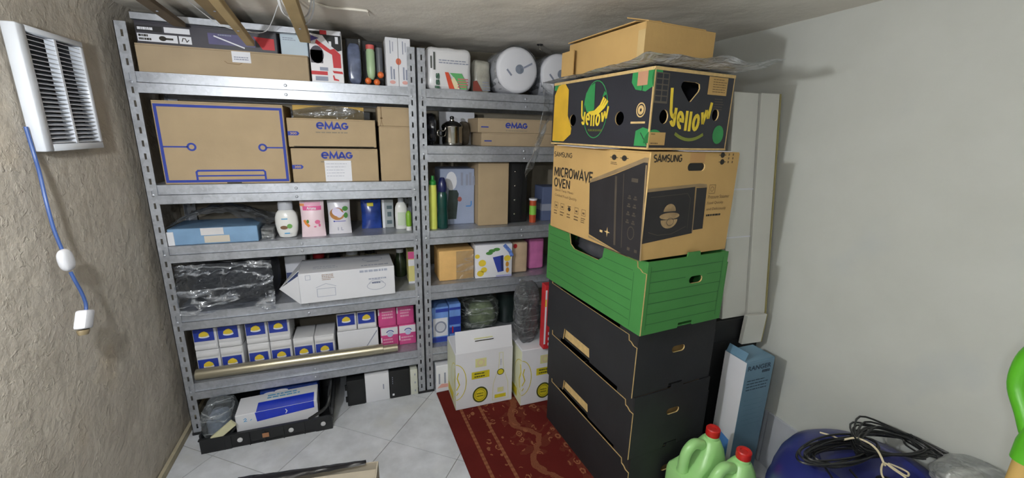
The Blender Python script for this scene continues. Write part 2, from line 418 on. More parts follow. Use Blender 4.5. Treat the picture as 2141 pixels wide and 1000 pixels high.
TILE2 = plaster('grey_skirting_tile', '#a9acb3', '#c6c9d0', .3, 7, .02, 30, '#b5b8bf')
GROUT = M('grout', '#8f8c87', .9, var=.1, scale=40)

fl = struct(O('floor', bx(XL, XR, YF, YB, -.06, -.003), GROUT))
ca, sa = .616, .788; NU, NV = (ca, sa), (sa, -ca); TS = .346
def clip(poly, a, b, c):      # keep a*x+b*y <= c
    out = []
    for i in range(len(poly)):
        p, q = poly[i], poly[(i+1) % len(poly)]; dp = a*p[0]+b*p[1]-c; dq = a*q[0]+b*q[1]-c
        if dp <= 0: out.append(p)
        if dp*dq < 0: t = dp/(dp-dq); out.append((p[0]+(q[0]-p[0])*t, p[1]+(q[1]-p[1])*t))
    return out
for i in range(-14, 10):
    for j in range(-6, 16):
        g = .0016; u0, u1 = .283+i*TS+g, .283+(i+1)*TS-g; v0, v1 = .553+j*TS+g, .553+(j+1)*TS-g
        pl = [(u*NU[0]+v*NV[0], u*NU[1]+v*NV[1]) for u, v in ((u0,v0),(u1,v0),(u1,v1),(u0,v1))]
        for cc in ((1,0,XR-.001),(-1,0,-XL-.001),(0,1,YB-.001),(0,-1,-YF-.001)):
            if len(pl) >= 3: pl = clip(pl, *cc)
        if len(pl) < 3: continue
        ar = abs(sum(pl[k][0]*pl[(k+1) % len(pl)][1]-pl[(k+1) % len(pl)][0]*pl[k][1] for k in range(len(pl))))/2
        if ar < 2e-4: continue
        z0, z1 = -.0035, 0.
        n = len(pl); V = [(x, y, z0) for x, y in pl]+[(x, y, z1) for x, y in pl]
        O('floor_tile', (V, [tuple(range(n-1,-1,-1)), tuple(range(n, 2*n))]+[(k,(k+1)%n,n+(k+1)%n,n+k) for k in range(n)]), TILE, fl)

def rough(y, z, s=1.):
    return .0035*noise.noise(Vector((y*2, z*2, 1.3)))+.0016*noise.noise(Vector((y*13, z*11, 4.1)))*s+.0014*noise.noise(Vector((y*37, z*33, 9.)))
def wl(u, v):
    y = YF+(YB-YF)*u; z = HC*v
    x = XL+rough(y, z)-.004
    if z > 1.78: x += .03*((z-1.78)/(HC-1.78))**2
    return (x, y, z)
struct(O('wall_left', join(grid(300, 150, wl), bx(XL-.1, XL-.014, YF, YB, 0, HC)), P_LEFT, smooth=60))
def wb(u, v):
    x = XL+(XR-XL)*u; z = HC*v
    return (x, YB-rough(x, z)+.004, z)
struct(O('wall_back', join(grid(60, 50, wb), bx(XL-.1, XR+.1, YB+.012, YB+.1, 0, HC)), P_BACK, smooth=60))
struct(O('wall_right', bx(XR, XR+.1, YF, YB, 0, HC), P_RIGHT))
struct(O('wall_front', bx(XL-.1, XR+.1, YF-.1, YF, 0, HC), P_RIGHT))
def wc(u, v):
    x = XL+(XR-XL)*u; y = YF+(YB-YF)*v
    return (x, y, HC-.002+.004*noise.noise(Vector((x*2.3, y*2.3, 7)))+.003*noise.noise(Vector((x*9, y*8, 2))))
struct(O('ceiling', join(grid(110, 150, wc), bx(XL-.1, XR+.1, YF-.1, YB+.1, HC+.012, HC+.1)), P_CEIL, smooth=60))
bb = bpy.data.objects.new('baseboard_right', None); COL.objects.link(bb); struct(bb); bb.location = (XR, 0, 0)
y = YB-.02
while y > YF+.1:
    y0 = max(YF+.02, y-.343)
    O('skirting_tile', bev(-.011, -.0005, y0, y, 0.0005, .262, .0012), TILE2, bb); y -= .346
bl = struct(O('baseboard_left', bx(XL+.001, XL+.016, YF, YB-.02, .0005, .03), M('worn_skirting', '#a59c86', .8, var=.12)))

# ================================================================ lamps (out of view)
def bulb_lamp(pos, power, label, col):
    t = thing('hanging_bulb', label, 'lamp', (pos[0], pos[1], HC))
    dz = pos[2]-HC
    O('ceiling_rose', lathe([(.035,-.02),(.035,-.004)], 20), WHITEC, t)
    O('cable', tube([(0,0,-.02),(0,0,dz+.075)], .003), BLACKPL, t)
    O('socket', lathe([(.012,dz+.085),(.018,dz+.08),(.018,dz+.04)], 16), BLACKPL, t)
    r = .027; area = 4*math.pi*r*r
    O('bulb', lathe([(.004,dz-r*.99)]+[(r*math.sin(math.pi*k/12), dz-r*math.cos(math.pi*k/12)) for k in range(1,11)]+[(.015,dz+.05)], 20),
      emit('bulb_glow', col, power/(math.pi*area)), t, smooth=True)
bulb_lamp(LAMP_POS, LAMP_POWER, 'bare glowing bulb hanging near the rough left wall', (.94, .975, 1.0, 1))
bulb_lamp(LAMP2_POS, LAMP2_POWER, 'bare glowing bulb hanging behind the camera', (.93, .97, 1.0, 1))

# ================================================================ shelving units
RD = .385; PA = .038
def slotted(w, h, t, c, sw, sh, pitch, z_off=.03):
    V = [bx(0, c-sw/2, 0, t, 0, h), bx(c+sw/2, w, 0, t, 0, h)]
    z = z_off; last = 0
    while z+sh < h-.01:
        V.append(bx(c-sw/2, c+sw/2, 0, t, last, z)); last = z+sh; z += pitch
    V.append(bx(c-sw/2, c+sw/2, 0, t, last, h))
    return join(*V)
fl_ = slotted(PA, 1.8, .0022, PA*.56, .0075, .024, .0505)
pvf = join(fl_, xf(fl_, lambda x, y, z: (y, x, z)))       # L section, corner at the origin
pvf = (pvf[0], pvf[1])
def rack(x0, W, zs, label):
    t = thing('shelving_unit', label, 'shelf', (x0, 0, 0), group='galvanised slotted-angle shelving units')
    for sx, sy in ((0,0),(1,0),(0,1),(1,1)):
        f = lambda x, y, z, sx=sx, sy=sy: ((W-x) if sx else x, (RD-y) if sy else y, z+.004)
        p = O('post', xf(pvf, f), GALV, t, fix=False)
        O('foot', xf(bev(-.003, PA+.004, -.003, PA+.004, 0, .014, .001), lambda x, y, z, f=f: (*f(x, y, 0)[:2], z)), BLACKPL, p)
    for zt, zb in zs:
        a, b = .012, W-.012
        hm = (zt+zb)/2
        s = O('shelf', join(bx(a, b, .006, RD-.006, zt-.002, zt-.0003), bx(a, b, .0062, .0082, hm-.004, zt), bx(a, b, RD-.0082, RD-.0062, hm, zt),
                            bx(a, b, .0035, .0095, zt-.003, zt)), GALV, t)
        O('front_beam', join(bx(PA, W-PA, -.0035, -.0015, zb, hm+.001), bx(PA, W-PA, -.0035, .0105, hm-.001, hm+.0012), bx(PA, W-PA, -.0035, .016, zb, zb+.002)), GALV, s)
        O('rear_beam', bx(a, b, RD-.005, RD-.003, zb, hm), GALV, s)
        O('brace', join(bx(W/2-.018, W/2+.018, .012, RD-.012, zt-.03, zt-.028), bx(W/2-.018, W/2-.016, .012, RD-.012, zt-.03, zt-.002), bx(W/2+.016, W/2+.018, .012, RD-.012, zt-.03, zt-.002)), GALV, s)
        for zz in (zt-.022, zb+.02):
            O('bolt', lathe([(.006,0),(.006,.003),(.004,.0045)], 10) if 0 else xf(lathe([(.0062,0),(.0062,.003),(.0035,.0045)], 10), lambda x, y, z, zz=zz: (W/2+x, (.006 if zz > hm else -.0035)-z, zz+y)), GALV, s)
        for xx in (PA*.56, W-PA*.56):
            O('bolt', xf(lathe([(.0055,0),(.0055,.003),(.003,.004)], 10), lambda x, y, z, xx=xx: (xx+x, -z, (zt+zb)/2+y)), GALV, s)
    return t
W1 = 1.098
rack(0.0, W1, [(1.630,1.550),(1.192,1.112),(.930,.856),(.622,.540),(.270,.187)], 'left galvanised shelving unit packed with boxes and packets')
X2 = 1.104; W2 = 1.1
rack(X2, W2, [(1.627,1.547),(1.364,1.284),(.935,.861),(.636,.555),(.270,.190)], 'right galvanised shelving unit partly hidden behind the box stack')
# ================================================================ box stack on the right
def crate(name, label, loc, rz, dims, mat, edge, notch_top=None, notch_bot=None, line_mat=None, hole=(.52,.6), liner=True, low=.035, group=None):
    w, d, h = dims; t_ = .0045; t = thing(name, label, 'crate', loc, rz, group)
    def sidewall(right):
        top = h-low
        pts = [(0,0)]
        if notch_bot: a, b, q = notch_bot; pts += [(a,0),(a+.008,q),(b-.008,q),(b,0)]
        pts += [(d,0),(d,h-low-.03),(d-.018,h-low-.03),(d-.03,h-low-.022),(d-.042,h-low-.02),(d-.046,top)]
        if notch_top: a, b, q = notch_top; pts += [(b,top),(b-.006,top-q*.7),(b-.03,top-q),(a+.04,top-q),(a+.012,top-q*.75),(a,top)]
        pts += [(.03,top),(.028,h-.006),(0,h-.006)]
        V, Fc, ix = plate(pts, [], t_)
        if right: return [(w-t_+c, d-a, b) for a, b, c in V], Fc, ix
        return [(c, d-a, b) for a, b, c in V], Fc, ix
    for right in (0, 1):
        V, Fc, ix = sidewall(right); O('side_panel', (V, Fc), [mat, mat if right else edge], t, idx=ix)
    tabu = w*.54
    def endwall(back):
        pts = [(t_+.0006,0),(tabu-.036,0),(tabu-.033,.018),(tabu+.033,.018),(tabu+.036,0),(w-t_-.0006,0),(w-t_-.0006,h-.003),(tabu+.03,h-.003),(tabu+.027,h+.012),(tabu-.027,h+.012),(tabu-.03,h-.003),(t_+.0006,h-.003)]
        hl = stadium(w*hole[0], h*hole[1], .062, .026)
        V, Fc, ix = plate(pts, [hl], t_); no = len(pts); first = ix.index(1); ix = [0 if first <= i < first+no else q for i, q in enumerate(ix)]
        return ([(a, d-t_+c, b) for a, b, c in V] if back else [(a, c, b) for a, b, c in V]), Fc, ix
    for back in (0, 1):
        V, Fc, ix = endwall(back); O('end_panel', (V, Fc), [mat, edge], t, idx=ix)
    O('base', bx(t_+.001, w-t_-.001, t_+.001, d-t_-.001, .001, .006), mat, t)
    for (yy0, yy1) in ((t_+.001, .10), (d-.10, d-t_-.001)):
        for xx in (t_+.0008, w-2*t_-.0008): O('corner_panel', bx(xx, xx+t_, yy0, yy1, .007, h-.004), mat, t)
    if liner:
        O('liner', bx(.0115, .0175, .12, d-.12, .0065, h-.05), CARD_E, t)
        O('liner', bx(.02, w-.02, .03, .036, .0065, h-.03), CARD_D, t)
    if line_mat:
        n = 7
        for k in range(1, n):
            z = h*k/n
            ink(t, dims, 'front', [rc(.02, z-.0012, w-.03, z+.0012)], line_mat, 'plank_line') if abs(z-h*hole[1]) > .02 else ink(t, dims, 'front', [rc(.02, z-.0012, w*hole[0]-.05, z+.0012), rc(w*hole[0]+.05, z-.0012, w-.03, z+.0012)], line_mat, 'plank_line')
            zz = (h-low)*k/n
            seg = [rc(.015, zz-.0012, d-.06, zz+.0012)]
            if notch_top and zz > h-low-notch_top[2]-.004: seg = [rc(.015, zz-.0012, notch_top[0]-.005, zz+.0012), rc(notch_top[1]+.005, zz-.0012, d-.06, zz+.0012)]
            ink(t, dims, 'left', seg, line_mat, 'plank_line')
        ink(t, dims, 'left', [rc(d-.056, .012, d-.054, h-low-.04)], line_mat, 'plank_line'); ink(t, dims, 'front', [rc(.018, .02, .02, h-.02), rc(w-.03, .02, w-.028, h-.02)], line_mat, 'plank_line')
    return t
RUGZ = .009
g = 'black cardboard fruit crates in the stack'
cd = (.378, .62, .262)
crate('fruit_crate', 'black cardboard crate at the bottom of the stack, on the rug', (1.700, -1.035, RUGZ), 4, cd, BLACKC, CARD_E, group=g)
crate('fruit_crate', 'middle one of the three black cardboard crates', (1.688, -1.038, RUGZ+.262), 4, cd, BLACKC, CARD_E, notch_bot=(.15,.36,.056), group=g)
crate('fruit_crate', 'black cardboard crate directly under the green one', (1.676, -1.036, RUGZ+.524), 4, cd, BLACKC, CARD_E, notch_bot=(.15,.36,.056), group=g)
crate('fruit_crate', 'green slat-printed cardboard crate under the microwave carton', (1.655, -1.070, RUGZ+.786), 5, (.375,.62,.258), GREENC, CARD_E,
      notch_top=(.17,.40,.055), line_mat=GREEND, hole=(.60,.66), liner=False, low=.012)
tag(O('crumpled_bag', blob(1.78, -.66, .99, .10, .16, .045, .3, 2.5, power=.7, seed=3), M('dark_grey_bag','#4a4b50',.3,var=.3), smooth=True), 'dark crumpled bag seen through the notch of the green crate', 'bag')

# --- microwave carton
mw_, md, mh = .392, .545, .335; mdm = (mw_, md, mh)
t = thing('microwave_carton', 'brown microwave oven carton with black appliance picture above the green crate', 'box', (1.632, -1.062, RUGZ+1.046), 6)
O('body', bev(.0, mw_, .0045, md, 0, mh-.004, .002), CARD_D, t)
V, Fc, ix = plate([(0,0),(mw_,0),(mw_,mh-.004),(0,mh-.004)], [stadium(.196,.289,.078,.026)], .0044)
O('front_panel', ([(a, c, b) for a, b, c in V], Fc), [CARD_D, CARD_E], t, idx=ix)
ink(t, mdm, 'front', [stadium(.196,.289,.076,.024)], BLACKM, 'hand_hole_shade', e=-.0042)  # black patch painted in for the darkness inside the hand hole
O('flap', bx(.001, mw_-.001, .001, md/2-.001, mh-.004, mh), CARD_D, t); O('flap', bx(.001, mw_-.001, md/2+.001, md-.001, mh-.004, mh), CARD_D, t)
TAPE = M('packing_tape', '#b58a55', .35, var=.05)
ink(t, mdm, 'front', [rc(.163,.303,.229,.332)], TAPE, 'tape')
DARKP = M('appliance_picture', '#211f22', .6, var=.25, scale=10); DARK2 = M('appliance_picture_grey', '#4a4238', .6, var=.15)
DARK3 = M('appliance_picture_light', '#8b7657', .65, var=.15); 
ink(t, mdm, 'front', sw('SAMSUNG', .012,.306,.128,.327,.19), BLACKP, 'lettering')
ink(t, mdm, 'front', [[(.0,.055),(.214,.072),(.202,.226),(.0,.216)], [(.2165,.082),(.262,.084),(.256,.222),(.206,.222)]], DARKP, 'picture')
ink(t, mdm, 'front', [[(.0,.216),(.202,.226),(.256,.222),(.253,.233),(.22,.236),(.0,.226)], [(.212,.075),(.2165,.074),(.2085,.224),(.205,.224)]], DARK3, 'picture', e=.0010)
BOWLM = M('bowl_picture', '#9a815d', .65, var=.3, scale=30)
ink(t, mdm, 'front', [el(.103,.125,.036,.028,18,180,360), el(.103,.137,.043,.011), el(.101,.152,.026,.024,14,0,180)], BOWLM, 'picture', e=.0013)
ink(t, mdm, 'front', [stroke([(.02,.09),(.06,.078),(.12,.078),(.18,.098)], .002), ring(.108,.118,.016,.013,.002), stroke([(.015,.2),(.17,.206),(.185,.19),(.188,.09)], .0015)], DARK2, 'picture', e=.0016)
ink(t, mdm, 'front', [stroke(rc(.268,.202,.296,.230), .0015, True), ring(.282,.216,.008,.008,.0015)], BROWNP, 'symbol')
for s, x1, y in (('Pressure Steamer',.372,.184),('Food Quickly',.345,.163),('and Deliciously',.362,.142)):
    ink(t, mdm, 'front', [tx(s, .268, y, x1, y+.012)], BROWNP, 'lettering')
ink(t, mdm, 'front', lines(.270,.124,.345,.132,1,.8,4), BLACKP, 'lettering')
for cx, cy in ((.309,.326),(.311,.304)):
    ink(t, mdm, 'front', [el(cx,cy,.010,.009), rc(cx-.017,cy-.001,cx+.017,cy+.001)], BLACKP, 'symbol')
ink(t, mdm, 'front', [rc(.337+i*.02,.30+j*.012,.343+i*.02,.307+j*.012) for i in range(2) for j in range(3)], BROWNP, 'symbol')
k = md/.655
U = lambda u: (u+.08)*k
ink(t, mdm, 'left', sw('SAMSUNG', U(-.070),.292,U(.085),.310,.17), BLACKP, 'lettering')
ink(t, mdm, 'left', sw('MICROWAVE', U(-.062),.214,U(.250),.250,.19)+sw('OVEN', U(-.060),.172,U(.080),.206,.19), BLACKP, 'lettering')
ink(t, mdm, 'left', [tx('Quick Tasty Meals', U(-.05),.152,U(.11),.164), tx('Cooked Food Quickly', U(-.047),.130,U(.14),.143)], BROWNP, 'lettering')
for i, u in enumerate((-.03,.025,.085,.145,.20)):
    ink(t, mdm, 'left', [stroke(rc(U(u-.014),.085,U(u+.014),.108), .0016, True), rc(U(u-.008),.091,U(u+.008),.098)] if i != 2 else [el(U(u),.094,.010,.008), rc(U(u)-.011,.103,U(u)+.011,.106)], BLACKP if i == 2 else BROWNP, 'symbol')
    ink(t, mdm, 'left', lines(U(u-.018),.056,U(u+.018),.078,3 if i == 4 else 2,.4,i), BROWNP, 'lettering')
for u in (.378,.438):
    ink(t, mdm, 'left', [el(U(u),.310,.012,.009), rc(U(u)-.020,.309,U(u)+.020,.311)], BLACKP, 'symbol')
ink(t, mdm, 'left', lines(U(.36),.286,U(.40),.296,2,.5,9), BROWNP, 'lettering')
ink(t, mdm, 'left', [[(U(.23),.211),(U(.39),.255),(U(.545),.303),(U(.565),.303),(md,.0),(U(.47),.0),(U(.25),.025)]], DARKP, 'picture')
ink(t, mdm, 'left', [[(U(.23),.211),(U(.545),.303),(U(.565),.303),(U(.568),.318),(U(.548),.318),(U(.50),.303),(U(.24),.226)],
                     [(U(.573),.0),(U(.580),.0),(U(.562),.296),(U(.555),.296)], [(U(.246),.02),(U(.47),.0),(U(.44),.0),(U(.25),.012)]], DARK3, 'picture', e=.0010)
ink(t, mdm, 'left', [stroke([(U(.40),.25),(U(.425),.02)], .010), stroke([(U(.444),.262),(U(.467),.02)], .003)], DARK2, 'picture', e=.0013)
STAR = [(U(.373)+(.016 if q % 2 == 0 else .004)*math.cos(math.pi*q/4), .056+(.018 if q % 2 == 0 else .004)*math.sin(math.pi*q/4)) for q in range(8)]
ink(t, mdm, 'left', [STAR, rc(U(.325),.048,U(.343),.056)], CARD_E, 'picture', e=.0013)
ink(t, mdm, 'left', [q for r in range(4) for c in range(2) for q in (rc(U(.478+c*.032),.185-r*.026,U(.497+c*.032),.190-r*.026), rc(U(.482+c*.032),.192-r*.026,U(.493+c*.032),.197-r*.026))]+[ring(U(.512),.078,.016,.022,.003), rc(U(.49),.24,U(.525),.252), rc(U(.50),.02,U(.515),.03), rc(U(.54),.02,U(.555),.03)], DARK2, 'picture', e=.0013)

# --- papers lying between the two cartons
tag(O('paper_sheet', bx(1.55, 1.70, -.88, -.60, RUGZ+1.3832, RUGZ+1.3846), WHITE), 'white paper sheet sticking out left under the banana box', 'paper')
tag(O('paper_sheet', bx(1.78, 1.96, -1.048, -.80, RUGZ+1.3832, RUGZ+1.3846), WHITE), 'white paper sheet sticking out in front under the banana box', 'paper')

# --- banana box: open box, dark blue-black print
NAVY = M('blue_black_print', '#26272f', .5, var=.12, scale=6); LEAF = M('leaf_green_print', '#2f8a4c', .55, var=.12, scale=20)
bw, bd, bh = .345, .56, .238; bdm = (bw, bd, bh)
t = thing('banana_box', 'black banana box with yellow lettering and green leaves on the stack', 'box', (1.646, -1.024, RUGZ+1.386), 6)
pts = rc(.004, 0, bw-.004, bh)
heart = [(.150+.062*u, .178+.062*v) for u, v in ((-.62,.32),(-.5,.42),(-.1,.42),(.35,.42),(.6,.36),(.66,.15),(.6,0),(.1,-.52),(-.02,-.52),(-.55,.0),(-.66,.15))]
holes = [heart, el(.052,.098,.018,.021,14), el(.276,.112,.016,.019,14)]
V, Fc, ix = plate(pts, holes, .005); O('end_panel', ([(a, c, b) for a, b, c in V], Fc), [NAVY, CARD_E], t, idx=ix)
V, Fc, ix = plate(pts, [heart], .005); O('end_panel', ([(a, bd-.005+c, b) for a, b, c in V], Fc), [NAVY, CARD_E], t, idx=ix)
hol = [el(.420,.094,.022,.022,14), el(.150,.092,.022,.022,14)]
V, Fc, ix = plate(rc(0,0,bd,bh-.001), hol, .0038); O('side_panel', ([(c, bd-a, b) for a, b, c in V], Fc), [NAVY, CARD_E], t, idx=ix)
O('side_panel', ([(bw-.0038+c, bd-a, b) for a, b, c in V], Fc), [NAVY, CARD_E], t, idx=ix)
O('base', bx(.005, bw-.005, .006, bd-.006, .0, .005), CARD_D, t)
O('rim', join(bx(-.001, bw+.001, -.0012, .006, bh-.010, bh-.0005), bx(-.0012, .006, .007, bd-.006, bh-.010, bh-.0005)), CARD_E, t)
O('rim', join(bx(-.001, bw+.001, -.0012, .003, .0, .006), bx(-.0012, .003, .004, bd, .0, .006), bx(-.0014, .003, -.0014, .003, 0, bh-.01)), CARD_E, t)
def yel(u0, u1, vb, bow, hl, hr):
    def f(a, b):
        x = u0+a*(u1-u0); base = vb+bow*(2*a-1)**2+.02*bow*0
        h_ = hl+(hr-hl)*a
        return (x, base+b*h_)
    return f
ink(t, bdm, 'front', sw('yellow', 0,0,0,0,.0115, f=yel(.070,.254,.058,.050,.062,.060)), YELLOW, 'lettering')
ink(t, bdm, 'front', [stroke([(.105+.125*q/8, .050-.018*(1-((q-4)/4)**2)) for q in range(9)], .010)], M('olive_print','#77802f',.6), 'lettering')
ink(t, bdm, 'front', [el(.012,.205,.022,.034,16), el(.300,.050,.026,.030,16), el(.02,.02,.040,.040,16,0,180)], LEAF, 'leaf_print', e=.0008)
TABM = M('faded_print','#5c554a',.7)
ink(t, bdm, 'front', [rc(.004,.136,.058,.222)], TABM, 'print', e=.0011)
ink(t, bdm, 'front', [rc(.008+c*.026,.142+r*.016,.030+c*.024,.155+r*.016) for c in range(2) for r in range(5)], NAVY, 'print', e=.0014)
ink(t, bdm, 'front', [rc(.225,.172,.312,.226), rc(.004,.014,.066,.052)], CARD_D, 'label', e=.0011)
ink(t, bdm, 'front', lines(.245,.178,.308,.222,6,.3,5)+lines(.008,.017,.05,.022,1,.6,2)+lines(.008,.044,.03,.049,1,.6,2), BROWNP, 'lettering', e=.0014)
ink(t, bdm, 'front', lines(.262,.125,.312,.164,5,.3,6), TABM, 'lettering', e=.0011)
kb = bd/.63
UB = lambda u: (u+.045)*kb
ink(t, bdm, 'left', [ring(UB(.278),.126,.075*kb*1.05,.098,.0035), ], LEAF, 'leaf_print')
ink(t, bdm, 'left', [[(UB(.268),.216),(UB(.272),.125),(UB(.225),.118),(UB(.203),.150),(UB(.212),.185),(UB(.24),.208)], [(UB(.33),.185),(UB(.345),.175),(UB(.318),.165)]], LEAF, 'leaf_print', e=.0009)
ink(t, bdm, 'left', sw('yellow', 0,0,0,0,.0085, f=yel(UB(.183),UB(.362),.070,.030,.050,.050)), YELLOW, 'lettering', e=.0012)
for q in range(3):
    o_ = .012*q
    ink(t, bdm, 'left', [stroke([(UB(.235+o_),.116-o_*.2),(UB(.275+o_),.119-o_*.2),(UB(.31+o_),.138-o_*.2),(UB(.330+o_),.165-o_*.5)], .009)], YELLOW, 'banana_print', e=.0010+.0002*q)
ink(t, bdm, 'left', [tx('PREMIUM BANANAS', UB(.24),.052,UB(.332),.060)], M('olive_print','#77802f',.6), 'lettering', e=.0012)
ink(t, bdm, 'left', [[(UB(-.03),.238),(UB(.03),.238),(UB(.035),.222),(UB(.0),.205),(UB(-.035),.21)], [(UB(-.03),.010),(UB(.025),.010),(UB(.03),.045),(UB(0),.058),(UB(-.035),.05)],
                     [(UB(.48),.236),(bd-.003,.236),(bd-.003,.182),(UB(.55),.170),(UB(.50),.178),(UB(.478),.2)], [(UB(.517),.010),(bd-.003,.010),(bd-.003,.060),(UB(.555),.066),(UB(.52),.055)]], LEAF, 'leaf_print')
ink(t, bdm, 'left', [stroke([(UB(.545),.05),(UB(.582),.012)], .003), stroke([(UB(.532),.17),(UB(.534),.19)], .003)], NAVY, 'leaf_print', e=.001)
YEL2 = M('ochre_yellow_print','#d3a92f',.6,var=.1)
ink(t, bdm, 'left', [[(UB(-.035),.012),(UB(.06),.012),(UB(.115),.04),(UB(.118),.062),(UB(.085),.11),(UB(.083),.205),(UB(.05),.232),(UB(.0),.224),(UB(-.03),.19)]], YEL2, 'yellow_patch', e=.0011)
ink(t, bdm, 'left', [ring(UB(.536),.117,.020,.022,.004), ring(UB(.536),.117,.013,.014,.009), rc(UB(.49),.077,UB(.562),.083)], CARD_E, 'symbol')
ink(t, bdm, 'left', [rc(UB(.507),.188,UB(.556),.230)], M('pinkish_card','#b98a6c',.8), 'label', e=.0011)

# --- clear film sheet under the top carton, its ends hanging over
def filmsheet(u, v):
    x = 1.575+.43*u; y = -1.085+.70*v
    ox = max(0, 1.60-x, x-1.985); oy = max(0, -1.01-y)
    z = RUGZ+1.628+.0026+.004*abs(noise.noise(Vector((x*14, y*14, 3))))
    edge = max(ox, oy)
    z += .01*edge/.05-.25*edge*edge+edge*.3*noise.noise(Vector((x*9, y*9, 5)))
    return (x, y-.06*u*(1-v), z)
tag(O('plastic_film', grid(40, 50, filmsheet), film('grey_clear_film','#dcdfe2',.52,.25,.85,.4), smooth=True), 'crinkled clear plastic film under the topmost carton', 'plastic film')
def filmhang(u, v):
    x = 1.55+.09*u+.02*math.sin(v*5); z = 1.64-.40*v*(1-.25*u)
    y = -.44+.10*u+.02*noise.noise(Vector((u*4, v*5, 2)))
    return (x+.02*noise.noise(Vector((u*3, v*6, 8)))-.04*v, y, z)
tag(O('plastic_film', grid(14, 30, filmhang), FILM, smooth=True), 'clear plastic strip hanging down behind the banana box', 'plastic film')

# --- topmost open carton
tw, td, th = .285, .41, .112
t = thing('small_carton', 'plain open brown carton on top of the stack, under the ceiling', 'box', (1.634, -.978, RUGZ+1.6385), 5)
O('body', join(bx(0, tw, 0, .004, 0, th), bx(0, tw, td-.004, td, 0, th), bx(0, .004, .0045, td-.0045, 0, th), bx(tw-.004, tw, .0045, td-.0045, 0, th), bx(.0045, tw-.0045, .0045, td-.0045, 0, .004)), CARD_D, t)
O('flap', xf(bx(0, tw*.82, 0, .10, 0, .003), lambda x, y, z: (x+.01, y+.002, th+.001+z+y*.28)), CARD_D, t)
O('flap', xf(bx(0, .10, 0, td*.9, 0, .003), lambda x, y, z: (-.012+x, y+.035, th+.001+z+x*.12+.002)), CARD_D, t)
O('flap', bx(-.02, -.016, td-.06, td+.02, 0, .085), CARD_D, t)
O('tape', join(bx(-.0008, .0, .0, .03, .0, th*.82), bx(-.0008, .0, .001, .001, 0, .01)), M('clear_tape','#c2a877',.25), t)
# ================================================================ left rack, top shelf (z 1.630)
ZA, ZB, ZC, ZD, ZE = 1.6305, 1.1925, .9305, .6225, .2705
LABELM = M('paper_label', '#dcdde4', .6, var=.03)
dm = (.600, .30, .104)
t = carton('long_flat_carton', 'long flat brown carton with a white label on the top shelf', (.045, .018, ZA), dm, mat=CARD_G)
ink(t, dm, 'front', [rc(.318,.058,.385,.100)], LABELM, 'label', e=.0009)
ink(t, dm, 'front', lines(.325,.066,.38,.082,2,.5,3), GREYP, 'lettering', e=.0013)
ink(t, dm, 'front', [stroke([(.29,.06),(.30,.052),(.34,.05),(.352,.056)], .003)], M('dark_smudge','#8a755a',.8), 'smudge')
dm = (.48, .26, .082)
DKBOX = M('charcoal_print', '#33313a', .45, var=.2, scale=8)
t = carton('printer_carton', 'black and white printed carton with a red corner on the long flat carton', (.05, .035, ZA+.1045), dm, mat=DKBOX, b=.0015)
ink(t, dm, 'front', [rc(.092,.046,.176,.066), rc(.004,.010,.132,.038), rc(.137,.010,.178,.038)], WHITE, 'label')
ink(t, dm, 'front', [rc(.004,.046,.086,.066)], BLACKM, 'label')
ink(t, dm, 'front', lines(.008,.050,.06,.062,1,.8,8), WHITE, 'lettering', e=.0011)
ink(t, dm, 'front', lines(.008,.026,.05,.036,1,.8,2)+lines(.008,.013,.05,.024,1,.7,4)+[el(.084,.024,.012,.009), rc(.094,.020,.118,.027), stroke([(.146,.018),(.15,.03),(.158,.03),(.162,.018),(.17,.026)],.003)], BLACKP, 'lettering', e=.0011)
VIO = M('violet_sheen_print','#4a4672',.4,var=.2)
ink(t, dm, 'front', [rc(.235,.018,.40,.060)], VIO, 'picture'); ink(t, dm, 'front', [stroke([(.255,.05),(.36,.012)],.005)], WHITE, 'picture', e=.0011)
ink(t, dm, 'front', lines(.27,.052,.32,.058,1,.7,3)+lines(.35,.05,.38,.055,1,.7,6), GREYP, 'lettering', e=.0012)
ink(t, dm, 'front', [[(.395,.06),(.425,.012),(.470,.012),(.470,.056)]], REDP, 'print', e=.0009)
t = thing('galvanised_beam', 'loose galvanised shelf beam lying on the printed carton', 'metal beam', (.046, .020, ZA+.1878))
O('web', bx(0, .56, .002, .004, 0, .026), GALV, t); O('flange', bx(0, .56, .002, .03, 0, .0015), GALV, t); O('flange', bx(0, .56, .002, .016, .0245, .026), GALV, t)
dm = (.105, .16, .105)
PBL = M('pale_blue_card', '#bccbd6', .5, var=.04)
t = carton('pale_blue_box', 'pale blue box behind the hanging wooden post on the top shelf', (.540, .06, ZA+.1045), dm, mat=PBL, b=.002)
ink(t, dm, 'front', lines(.01,.06,.06,.075,2,.4,5), GREYP, 'lettering')
dm = (.130, .16, .212)
t = carton('blender_box', 'red white and black printed appliance box on the top shelf', (.655, .012, ZA), dm, mat=M('white_gloss_card','#d8d6da',.35,var=.03), b=.0015)
ink(t, dm, 'front', [[(.004,.195),(.055,.19),(.08,.155),(.112,.13),(.128,.135),(.128,.205),(.004,.205)]], BLACKM, 'picture')
ink(t, dm, 'front', [[(.0,.190),(.04,.178),(.0,.160)]], M('violet_print','#4b3c86',.5), 'picture', e=.0010)
ink(t, dm, 'front', [[(.03,.172),(.082,.135),(.098,.14),(.122,.118),(.122,.062),(.09,.062),(.088,.115),(.06,.13),(.024,.158)], [(.085,.05),(.09,.04),(.128,.038),(.125,.048)]], REDP, 'picture', e=.0013)
ink(t, dm, 'front', [el(.028,.112,.027,.036,18), rc(.002,.078,.05,.13)], M('dark_violet_print','#3a3440',.5), 'picture', e=.0011)
ink(t, dm, 'front', [rc(.0,.03,.065,.045), rc(.045,.194,.072,.210)], REDP, 'print', e=.0016)
